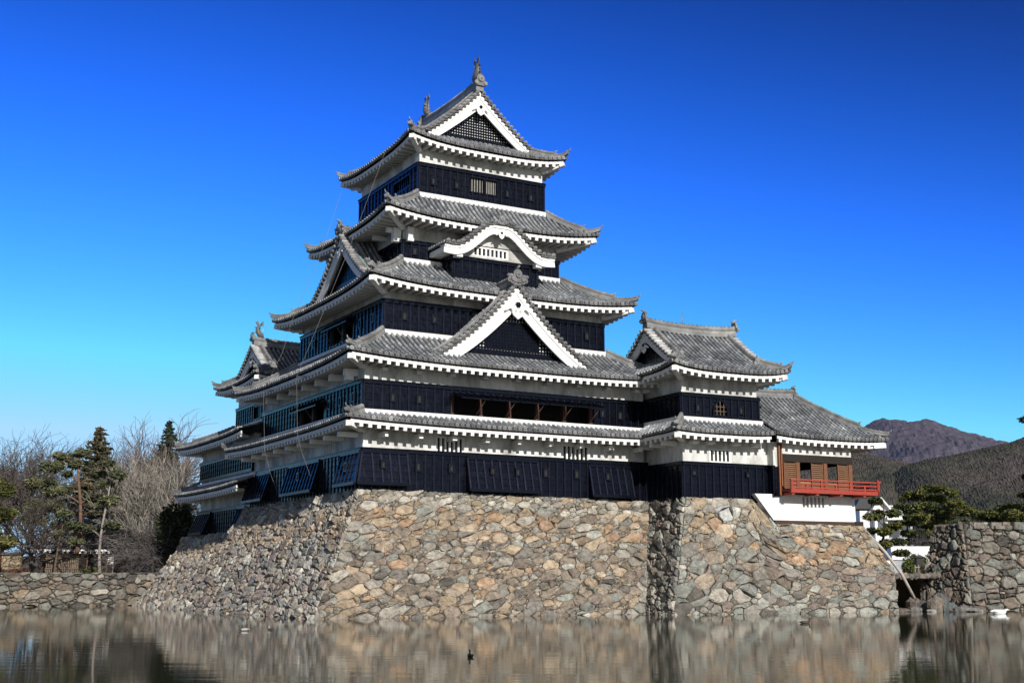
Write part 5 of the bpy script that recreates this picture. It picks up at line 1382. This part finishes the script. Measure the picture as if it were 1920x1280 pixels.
pine(214, 93, 8.0, 'thin pale-stemmed pine beside the white sign', 35, [(-.2, 0, .97, .6, .5), (.6, .1, .86, .8, .5), (-.6, .2, .78, .7, .45), (.4, -.2, .64, .8, .45), (-.9, 0, .40, .6, .4), (.8, .1, .42, .6, .4)], (.30, .26, .23), greens=PG, r0=.12, dens=.6)
pine(131, 94.5, 4.6, 'low green pine branch clump in front of the tiled house', 36, [(.3, 0, .9, .7, .5), (1.1, .1, .72, .8, .45), (-.4, .1, .62, .6, .45), (1.4, -.1, .5, .6, .4)], (.12, .09, .07), greens=PG, r0=.1, dens=.7)
fir(326, 128, 15.1, 4.6, 'dark pointed fir rising behind the bare trees by the tower', 41)
bare_tree(300, 134, 16.6, .5, 42, 'tall bare tree with rusty brown top just left of the pointed fir', BG, (.13, .085, .065), 4, .34, .7, (6, 6, 6, 5))
DK = [(.028, .036, .018), (.035, .045, .02), (.045, .05, .022)]
bush(354, 92, 1.6, 4.5, 'dark evergreen mass filling the corner below the small tower', 51, DK, 2., 'shrub', 'shrub', 3200, .28)
bush(275, 104, 2.6, 3.6, 'dark hedge mass behind the tangle of bare branches', 53, DK, 2., 'shrub', 'shrub', 2000, .28)
bush(58, 93, 1.05, .42, 'low clipped reddish hedge on the bank edge', 54, [(.10, .045, .03), (.08, .05, .03)], 2., 'hedge', 'hedge', 900, .12)
bush(8, 93, .6, .5, 'round reddish shrub at the left frame edge', 55, [(.12, .04, .03), (.09, .05, .03)], 2., 'shrub', 'shrub', 600, .12)
bush(190, 97, 1.1, .5, 'low olive shrubs in front of the tiled house', 56, GREENS, 2., 'shrub', 'shrub', 900, .14)

# local frame that faces the camera: x to the right, y away
def site(px, dist): 
    x, y, _ = at_dist(px, dist); return (x, y, 0.)
def lx(px, px0, dist): return (px - px0) / CAM_F * dist
def lz(py, dist): return CAM_POS[2] + (1088 - py) / CAM_F * dist
# tiled house
D_ = 100.5; ho = empty('tiled_house', site(195, D_), 'low wooden house with dark grey tiled hip roof behind the red-trunked pine', 'house', -CAM_YAW - .12)
t = MB(); e = MB(); zE = lz(1032, D_); zR = lz(984, D_)
sk = Skirt((-4.2, 4.2, -1.6, 3.6), (-1.6, 1.6, .9, 1.1), zE, zR - .3, .1, wall=(-3.4, 3.4, -.8, 2.8)); hp = {}
def mh(h): hp[h] = MB(); return hp[h]
sk.build(t, mh, e, 'SWNE', ('SW', 'SE', 'NW', 'NE'), False)
ridge(t, [(-1.8, 1, zR - .25), (1.8, 1, zR - .25)], (0, 1, 0), 1, 1.)
ro = t.build('tiled_roof', M['tile'], ho)
for h, q_ in hp.items(): q_.build('hip_ridge', M['tile'], ro)
e.build('eaves', M['wood'], ro)
mb = MB(); mb.box(-3.4, 3.4, -.8, 2.8, 1.9, zE + .1, (.030, .022, .018)); mb.build('wall', M['wood'], ho)
mb = MB()
for u in np.arange(-3.3, -.5, .16): mb.box(u, u + .07, -.9, -.84, 2.05, 3.5, (.10, .075, .055))
mb.box(-3.4, -.5, -.92, -.82, 3.5, 3.62, (.10, .07, .05)); mb.build('lattice_window', M['wood'], ho)
mb = MB(); mb.box(.2, 1.6, -.88, -.8, 2.0, 3.6, (.012, .01, .01)); mb.box(.1, .2, -.9, -.8, 2, 3.7, (.2, .10, .06)); mb.box(1.6, 1.7, -.9, -.8, 2, 3.7, (.2, .10, .06)); mb.build('doorway', M['wood'], ho)
D_ = 100.; ew = empty('earth_wall', site(45, D_), 'beige plastered garden wall at far left under a small tiled coping', 'wall', -CAM_YAW)
mb = MB(); mb.box(lx(22, 45, D_), lx(66, 45, D_), 0, .4, 1.9, lz(1044, D_), (.42, .33, .22)); mb.build('wall', M['paint'], ew)
mb = MB(); mb.box(lx(20, 45, D_), lx(68, 45, D_), -.2, .6, lz(1044, D_), lz(1040, D_), (.14, .12, .11)); mb.build('coping', M['tile'], ew)
mb = MB()
for u in (lx(25, 45, D_), lx(33, 45, D_)): mb.box(u - .05, u + .05, -.1, -.02, 1.9, lz(1038, D_), (.10, .03, .02))
mb.build('post', M['wood'], ew)
D_ = 96.; fe = empty('bamboo_fence', site(140, D_), 'dark upright slat fence in front of the tiled house', 'fence', -CAM_YAW)
mb = MB()
for u in np.arange(-1.0, 1.3, .13): mb.box(u, u + .07, 0, .05, 1.95, 3.35 + rng.uniform(-.05, .05), (.20, .16, .12))
mb.build('slats', M['wood'], fe); mb = MB(); mb.box(-1.05, 1.35, -.05, .0, 3.1, 3.2, (.14, .1, .07)); mb.box(-1.05, 1.35, -.05, .0, 2.4, 2.5, (.14, .1, .07)); mb.build('rail', M['wood'], fe)
D_ = 94.; sg = empty('notice_board', site(231, D_), 'small white notice board on a thin post on the bank', 'sign', -CAM_YAW)
mb = MB(); mb.box(-.2, .2, 0, .05, lz(1060, D_), lz(1047, D_), (.8, .8, .78)); mb.build('board', M['paint'], sg); mb = MB(); mb.box(.14, .20, .05, .1, 1.95, lz(1048, D_), (.4, .4, .38)); mb.build('post', M['wood'], sg)

# right bank: white villa, canopy, pines
D_ = 230.; vi = empty('white_house', site(1640, D_), 'white house with small gabled tower and railed balcony beyond the pines', 'house', -CAM_YAW)
X_ = lambda p: lx(p, 1640, D_)
mb = MB(); mb.box(X_(1623), X_(1646), 0, 5, 1, lz(962, D_), (.8, .8, .8)); mb.box(X_(1646), X_(1692), .8, 6, 1, lz(985, D_), (.34, .36, .40)); mb.box(X_(1600), X_(1623), 1.2, 6, 1, lz(965, D_), (.7, .7, .72)); mb.build('wall', M['paint'], vi)
mb = MB(); a, b_, c = X_(1619), X_(1634), X_(1650)
mb.extrude([(a + .4, lz(962, D_)), (b_, lz(945, D_)), (c - .4, lz(962, D_))], (0, .05, 0), (1, 0, 0), (0, 0, 1), (0, 1, 0), 5, (.8, .8, .8)); mb.build('gable', M['paint'], vi)
mb = MB()
for s0, s1 in ((a, b_), (c, b_)): mb.beam((s0, 2.2, lz(963, D_)), (s1, 2.2, lz(944, D_) + .1), 6.0, .25, (0, 0, 1), (.82, .82, .82))
mb.build('gable_roof', M['paint'], vi)
mb = MB(); mb.extrude([(X_(1590), lz(962, D_)), (X_(1600), lz(944, D_)), (X_(1632), lz(944, D_)), (X_(1624), lz(962, D_))], (0, .9, 0), (1, 0, 0), (0, 0, 1), (0, 1, 0), 5, (.05, .05, .055)); mb.build('side_roof', M['paint'], vi)
mb = MB(); mb.box(X_(1644), X_(1698), -.6, 1.2, lz(982, D_), lz(976, D_), (.8, .8, .8)); 
for p in np.arange(1646, 1694, 2.2): mb.box(X_(p), X_(p) + .06, -.55, -.5, lz(977, D_), lz(957, D_), (.75, .75, .75))
mb.box(X_(1645), X_(1692), -.58, -.48, lz(958, D_), lz(956.5, D_), (.8, .8, .8)); mb.build('balcony', M['paint'], vi)
mb = MB()
for p, q_ in ((1650, 1668), (1672, 1688)): mb.box(X_(p), X_(q_), .74, .8, lz(1012, D_), lz(990, D_), (.05, .06, .075))
mb.box(X_(1628), X_(1641), -.06, .0, lz(1000, D_), lz(978, D_), (.10, .12, .15)); mb.build('window', M['paint'], vi)
D_ = 108.; ca = empty('canopy', site(1700, D_), 'white canopy roof on thin posts behind the drain pipe', 'canopy', -CAM_YAW); X_ = lambda p: lx(p, 1700, D_)
mb = MB(); V = [(X_(1652), 0, lz(1052, D_)), (X_(1746), 0, lz(1053, D_)), (X_(1746), 3.4, lz(1053, D_)), (X_(1652), 3.4, lz(1052, D_)), (X_(1658), 1.2, lz(1028, D_)), (X_(1736), 1.2, lz(1028, D_)), (X_(1736), 2.2, lz(1028, D_)), (X_(1658), 2.2, lz(1028, D_))]
mb.put(V, [(0, 1, 5, 4), (1, 2, 6, 5), (2, 3, 7, 6), (3, 0, 4, 7), (4, 5, 6, 7), (3, 2, 1, 0)], (.80, .80, .80)); mb.build('roof', M['paint'], ca)
for p in (1654, 1698, 1743):
    mb = MB(); mb.tube([(X_(p), .1, 1.9), (X_(p), .1, lz(1052, D_))], .04, 6, (.6, .6, .6)); mb.build('post', M['metal'], ca)
D_ = 92.; ln_ = empty('wooden_lantern', site(1699, D_), 'small dark wooden box lantern on a post before the round shrub', 'lantern', -CAM_YAW)
mb = MB(); mb.box(-.24, .24, -.24, .24, lz(1066, D_), lz(1048, D_), (.03, .025, .022)); mb.build('box', M['wood'], ln_)
mb = MB(); mb.put([(-.36, -.36, lz(1048, D_)), (.36, -.36, lz(1048, D_)), (.36, .36, lz(1048, D_)), (-.36, .36, lz(1048, D_)), (0, 0, lz(1043, D_))], [(0, 1, 4), (1, 2, 4), (2, 3, 4), (3, 0, 4), (3, 2, 1, 0)], (.10, .09, .085)); mb.build('roof', M['wood'], ln_)
mb = MB(); mb.box(-.07, .07, -.07, .07, 1.9, lz(1066, D_), (.04, .03, .028)); mb.build('post', M['wood'], ln_)
D_ = 88.; fe = empty('rail_fence', site(1708, D_), 'low weathered picket rail fence above the dark inlet', 'fence', -CAM_YAW)
mb = MB()
for u in np.arange(-.6, .75, .22): mb.box(u - .03, u + .03, 0, .06, 1.9, 2.62, (.26, .21, .15))
mb.build('pickets', M['wood'], fe); mb = MB(); mb.box(-.65, .75, -.04, 0, 2.42, 2.5, (.26, .21, .15)); mb.build('rail', M['wood'], fe)
mb = MB(); rock(mb, (0, 0, .5), (.28, .25, .75), (.45, .34, .20), 91); rock(mb, (.25, .1, .3), (.25, .2, .4), (.40, .30, .18), 92); o = mb.build('garden_rock', M['stone']); x, y, z = at_dist(1722, 87.5); o.location = (x, y, 2.0); thing(o, 'upright tan garden rock beside the picket fence', 'rock')
bush(1695, 97, 1.15, 1.45, 'rounded bright green shrub under the white canopy', 61, [(.085, .11, .025), (.10, .125, .03), (.06, .08, .02)], 2., 'shrub', 'shrub', 2200, .14)
YG = YG_
pine(1628, 92, 5.3, 'layered green pine close behind the white pavilion base', 62, [(-.6, 0, .95, .6, .4), (.3, .2, .80, .8, .35), (-.8, 0, .74, .7, .35), (.8, 0, .62, .85, .32), (-.3, -.2, .56, .9, .32), (.9, .1, .42, .8, .3), (0, 0, .38, .9, .3), (1.1, -.1, .28, .7, .3), (-.9, .1, .3, .7, .3)], (.12, .08, .06), greens=YG, r0=.14, dens=2.0, size=.30)
pine(1718, 118, 7.8, 'taller layered pine with golden green pads, left of the pair', 63, [(.2, 0, .97, .9, .35), (-.8, .1, .90, .9, .35), (.9, .1, .86, .9, .33), (-.2, -.2, .78, 1.1, .32), (1.1, 0, .70, 1.0, .3), (-1.2, 0, .66, .9, .3), (.1, .2, .58, 1.2, .3), (-.9, -.1, .46, 1.0, .3), (1.0, .1, .44, 1.0, .3), (.2, 0, .32, 1.1, .3)], (.20, .12, .08), greens=YG, r0=.2, dens=2.0, size=.30)
pine(1760, 121, 7.9, 'golden green pine, right one of the pair, broken top', 64, [(-.3, 0, .98, .7, .38), (.7, .1, .92, .8, .35), (-.9, 0, .84, .8, .33), (.5, -.2, .80, 1.0, .32), (1.4, 0, .72, 1.0, .3), (-.8, .1, .66, 1.0, .3), (.6, .2, .58, 1.1, .3), (1.6, 0, .52, .9, .3), (-.2, 0, .46, 1.1, .3), (.9, 0, .36, 1.0, .3)], (.18, .11, .08), greens=YG, r0=.2, dens=2.0, size=.30)
pine(1690, 126, 7.6, 'small pine left of the pair, partly before the white house', 65, [(0, 0, .96, .6, .38), (-.5, 0, .85, .7, .34), (.6, .1, .78, .8, .32), (-.3, -.1, .66, .8, .3), (.5, 0, .52, .9, .3), (-.6, 0, .42, .8, .3)], (.14, .09, .07), greens=YG, r0=.14, dens=2.0, size=.30)
pine(1868, 112, 5.6, 'flat-topped pine just showing over the tall rough wall', 66, [(.2, 0, .97, .8, .35), (-1.3, 0, .88, 1.1, .32), (1.2, .1, .86, 1.0, .32), (0, -.1, .80, 1.1, .3), (-.5, 0, .66, 1.2, .3)], (.14, .09, .07), greens=YG, r0=.16, dens=2.0, size=.30)
pine(1905, 108, 5.4, 'second low pine over the wall, nearer the right frame edge', 69, [(.2, 0, .97, .8, .35), (-1.0, 0, .86, 1.0, .32), (1.2, .1, .88, 1.0, .32), (0, -.1, .76, 1.1, .3)], (.14, .09, .07), greens=YG, r0=.16, dens=2.0, size=.30)
pine(1941, 110, 12.8, 'dark tall pine cut by the right frame edge', 67, [(-.6, 0, .97, .9, .4), (-1.1, 0, .78, .9, .35), (.4, 0, .88, 1.2, .35), (-1.2, .1, .62, 1.1, .33), (-1.4, 0, .50, 1.1, .33), (.4, 0, .66, 1.2, .33), (-1.1, 0, .38, 1.1, .33), (.2, 0, .42, 1.2, .33)], (.10, .07, .06), greens=DK, r0=.2, dens=1.3, size=.26)
bare_tree(1845, 150, 8.0, .85, 71, 'rounded brown bare tree behind the tall wall', (.09, .07, .065), (.13, .10, .095), 4, .2, .4, (7, 7, 6, 5))
bare_tree(1800, 158, 7.2, .85, 72, 'faint bare tree between the pine pair and the rounded brown one', (.09, .07, .065), (.125, .10, .095), 4, .2, .4)
bare_tree(1893, 155, 7.6, .85, 73, 'reddish bare tree at right behind the wall', (.09, .07, .065), (.15, .10, .085), 4, .2, .4)
bare_tree(1704, 112, 4.0, .85, 74, 'thin dark bare shrub-like tree under the small pine', (.06, .05, .05), (.09, .08, .08), 4, .2, .3, (6, 6, 5, 4))
D_ = 180.; up_ = empty('utility_pole', site(1905, D_), 'grey utility pole with short crossarms above the wall at right', 'pole', -CAM_YAW)
mb = MB(); mb.tube([(0, 0, 1.9), (0, 0, lz(962, D_))], .12, 7, (.45, .45, .45)); mb.build('shaft', M['paint'], up_)
mb = MB(); mb.box(-.9, .9, -.06, .06, lz(967, D_), lz(966, D_), (.5, .5, .5)); mb.box(-.7, .7, -.06, .06, lz(972, D_), lz(971, D_), (.5, .5, .5)); mb.build('crossarm', M['paint'], up_)

# ================================================================== birds
def bird(name, px, py, label, cat, L, cols, turn, neck, group=None):
    p = world_at(px, py, .0); mb = MB()
    # one continuous body: tail -> back -> breast -> neck -> head -> bill
    path = [(-.5, 0, .10), (-.40, 0, .10), (-.2, 0, .08), (.05, 0, .07), (.25, 0, .09), (.34, 0, .16), (.36 - .04 * neck, 0, .16 + .12 * neck), (.40 - .02 * neck, 0, .20 + .22 * neck), (.48, 0, .215 + .23 * neck), (.55, 0, .20 + .22 * neck), (.64, 0, .19 + .21 * neck)]
    R = [.015, .07, .15, .18, .15, .09, .058, .06, .062, .035, .012]
    P = np.array(path) * L; 
    n = 10; V = []; t = np.gradient(P, axis=0); t /= np.linalg.norm(t, axis=1, keepdims=True)
    for i in range(len(P)):
        y = np.array([0, 1., 0]); x = np.cross(t[i], y); ww = 1.15 if i < 5 else 1.0
        for k in range(n): a = 2 * pi * k / n; V.append(P[i] + L * R[i] * (cos(a) * x * .85 + sin(a) * y * ww))
    F = [(i * n + k, i * n + (k + 1) % n, (i + 1) * n + (k + 1) % n, (i + 1) * n + k) for i in range(len(P) - 1) for k in range(n)] + [tuple(range(n - 1, -1, -1)), tuple((len(P) - 1) * n + k for k in range(n))]
    cc = [cols[0] if i < 4 else (cols[1] if i < 8 else cols[2]) for i in range(len(P) - 1) for k in range(n)] + [cols[0], cols[2]]
    mb.put(V, F, np.array(cc), 0, True)
    # folded wings and eye
    o = mb.build(name, M['feather']); o.location = (p[0], p[1], 0); o.rotation_euler = (0, 0, turn - CAM_YAW)
    w = MB()
    for s_ in (-1, 1): w.extrude([(-.44 * L, .14 * L), (-.2 * L, .09 * L), (.12 * L, .06 * L), (.22 * L, .14 * L), (.05 * L, .22 * L), (-.2 * L, .21 * L)], (0, s_ * .155 * L, 0), (1, 0, 0), (0, 0, 1), (0, s_, 0), .035 * L, cols[3])
    w.build('wing', M['feather'], o)
    thing(o, label, cat, group); return o
bird('duck', 458, 1182, 'grey duck with pale flank swimming left of the main stone corner', 'duck', .40, [(.16, .15, .14), (.10, .09, .08), (.12, .11, .08), (.45, .44, .42)], pi, 1., 'ducks on the moat')
bird('duck', 508, 1180, 'tiny pale-headed duck farther right of the grey duck', 'duck', .27, [(.10, .09, .08), (.40, .39, .37), (.4, .38, .35), (.12, .11, .10)], pi * .8, .9, 'ducks on the moat')
bird('coot', 882, 1231, 'black coot alone on the open water, seen from behind', 'coot', .30, [(.008, .008, .009), (.008, .008, .009), (.010, .010, .011), (.011, .011, .012)], pi * .55, 1.1, 'ducks on the moat')
bird('duck', 1510, 1168, 'dark brown duck swimming before the pavilion stone base', 'duck', .46, [(.07, .055, .045), (.05, .04, .032), (.06, .05, .03), (.09, .075, .06)], 0., .8, 'ducks on the moat')
bird('swan', 1874, 1150, 'white swan preening low on the water by the tall right wall', 'swan', .95, [(.82, .82, .81), (.82, .82, .81), (.7, .6, .4), (.84, .84, .83)], .25, .0)

# ================================================================== cables down the shaded side
def unproj_x(px, py, X):
    fw = np.array([cos(CAM_PITCH) * sin(CAM_YAW), cos(CAM_PITCH) * cos(CAM_YAW), sin(CAM_PITCH)]); r_ = np.array([cos(CAM_YAW), -sin(CAM_YAW), 0]); u_ = np.cross(r_, fw)
    d = fw + r_ * (px - 960) / CAM_F - u_ * (py - 640) / CAM_F
    return np.array(CAM_POS) + d * (X - CAM_POS[0]) / d[0]
for i, (lab, pts) in enumerate((('thin lightning cable from the top roof down the shaded side to the second roof', [(722, 285, -5.0), (690, 372, -5.8), (655, 465, -6.7), (600, 600, -8.2), (556, 706, -9.75)]),
                   ('slack cable hanging from the near bracket past the propped panels', [(556, 706, -9.75), (557, 770, -9.72), (558, 820, -9.75), (566, 848, -9.6), (582, 892, -9.3)]),
                   ('slack cable hanging from the far bracket to the stone top', [(494, 732, -9.75), (495, 780, -9.72), (496, 845, -9.75), (508, 890, -9.4), (520, 922, -9.0), (530, 936, -8.8)]),
                   ('thin cable slanting beside the third roof corner', [(640, 360, -6.0), (600, 480, -7.2), (548, 600, -8.4), (530, 660, -9.2), (494, 732, -9.75)]))):
    mb = MB(); P = [unproj_x(*q_) for q_ in pts]; mb.tube(P, .008, 5, (.20, .19, .175)); o = mb.build('cable', M['paint']); thing(o, lab, 'cable', 'cables on the shaded side')
for lab, (px, py) in (('short iron bracket arm holding the near cable off the second roof', (556, 705)), ('short iron bracket arm holding the far cable off the second roof', (494, 731))):
    mb = MB(); p = unproj_x(px, py, -9.75); mb.tube([p, p + np.array([.9, -.3, -.05])], .022, 5, (.15, .14, .13)); mb.tube([p + np.array([0, 0, -.05]), p + np.array([.75, -.6, .02])], .018, 5, (.15, .14, .13)); thing(mb.build('cable_bracket', M['metal']), lab, 'bracket', 'cable brackets')

# ================================================================== air
m, n, b = new_mat('haze_air'); n.nodes.remove(b); vol = N(n, 'ShaderNodeVolumePrincipled'); vol.inputs['Density'].default_value = 1.2e-5; vol.inputs['Color'].default_value = (.42, .70, 1.0, 1)
n.links.new(vol.outputs[0], n.nodes['Material Output'].inputs['Volume'])
mb = MB(); mb.box(-8200, 8200, -8200, 8200, -2.0, 1150.); hz_ = struct(mb.build('haze', m), 'stuff')
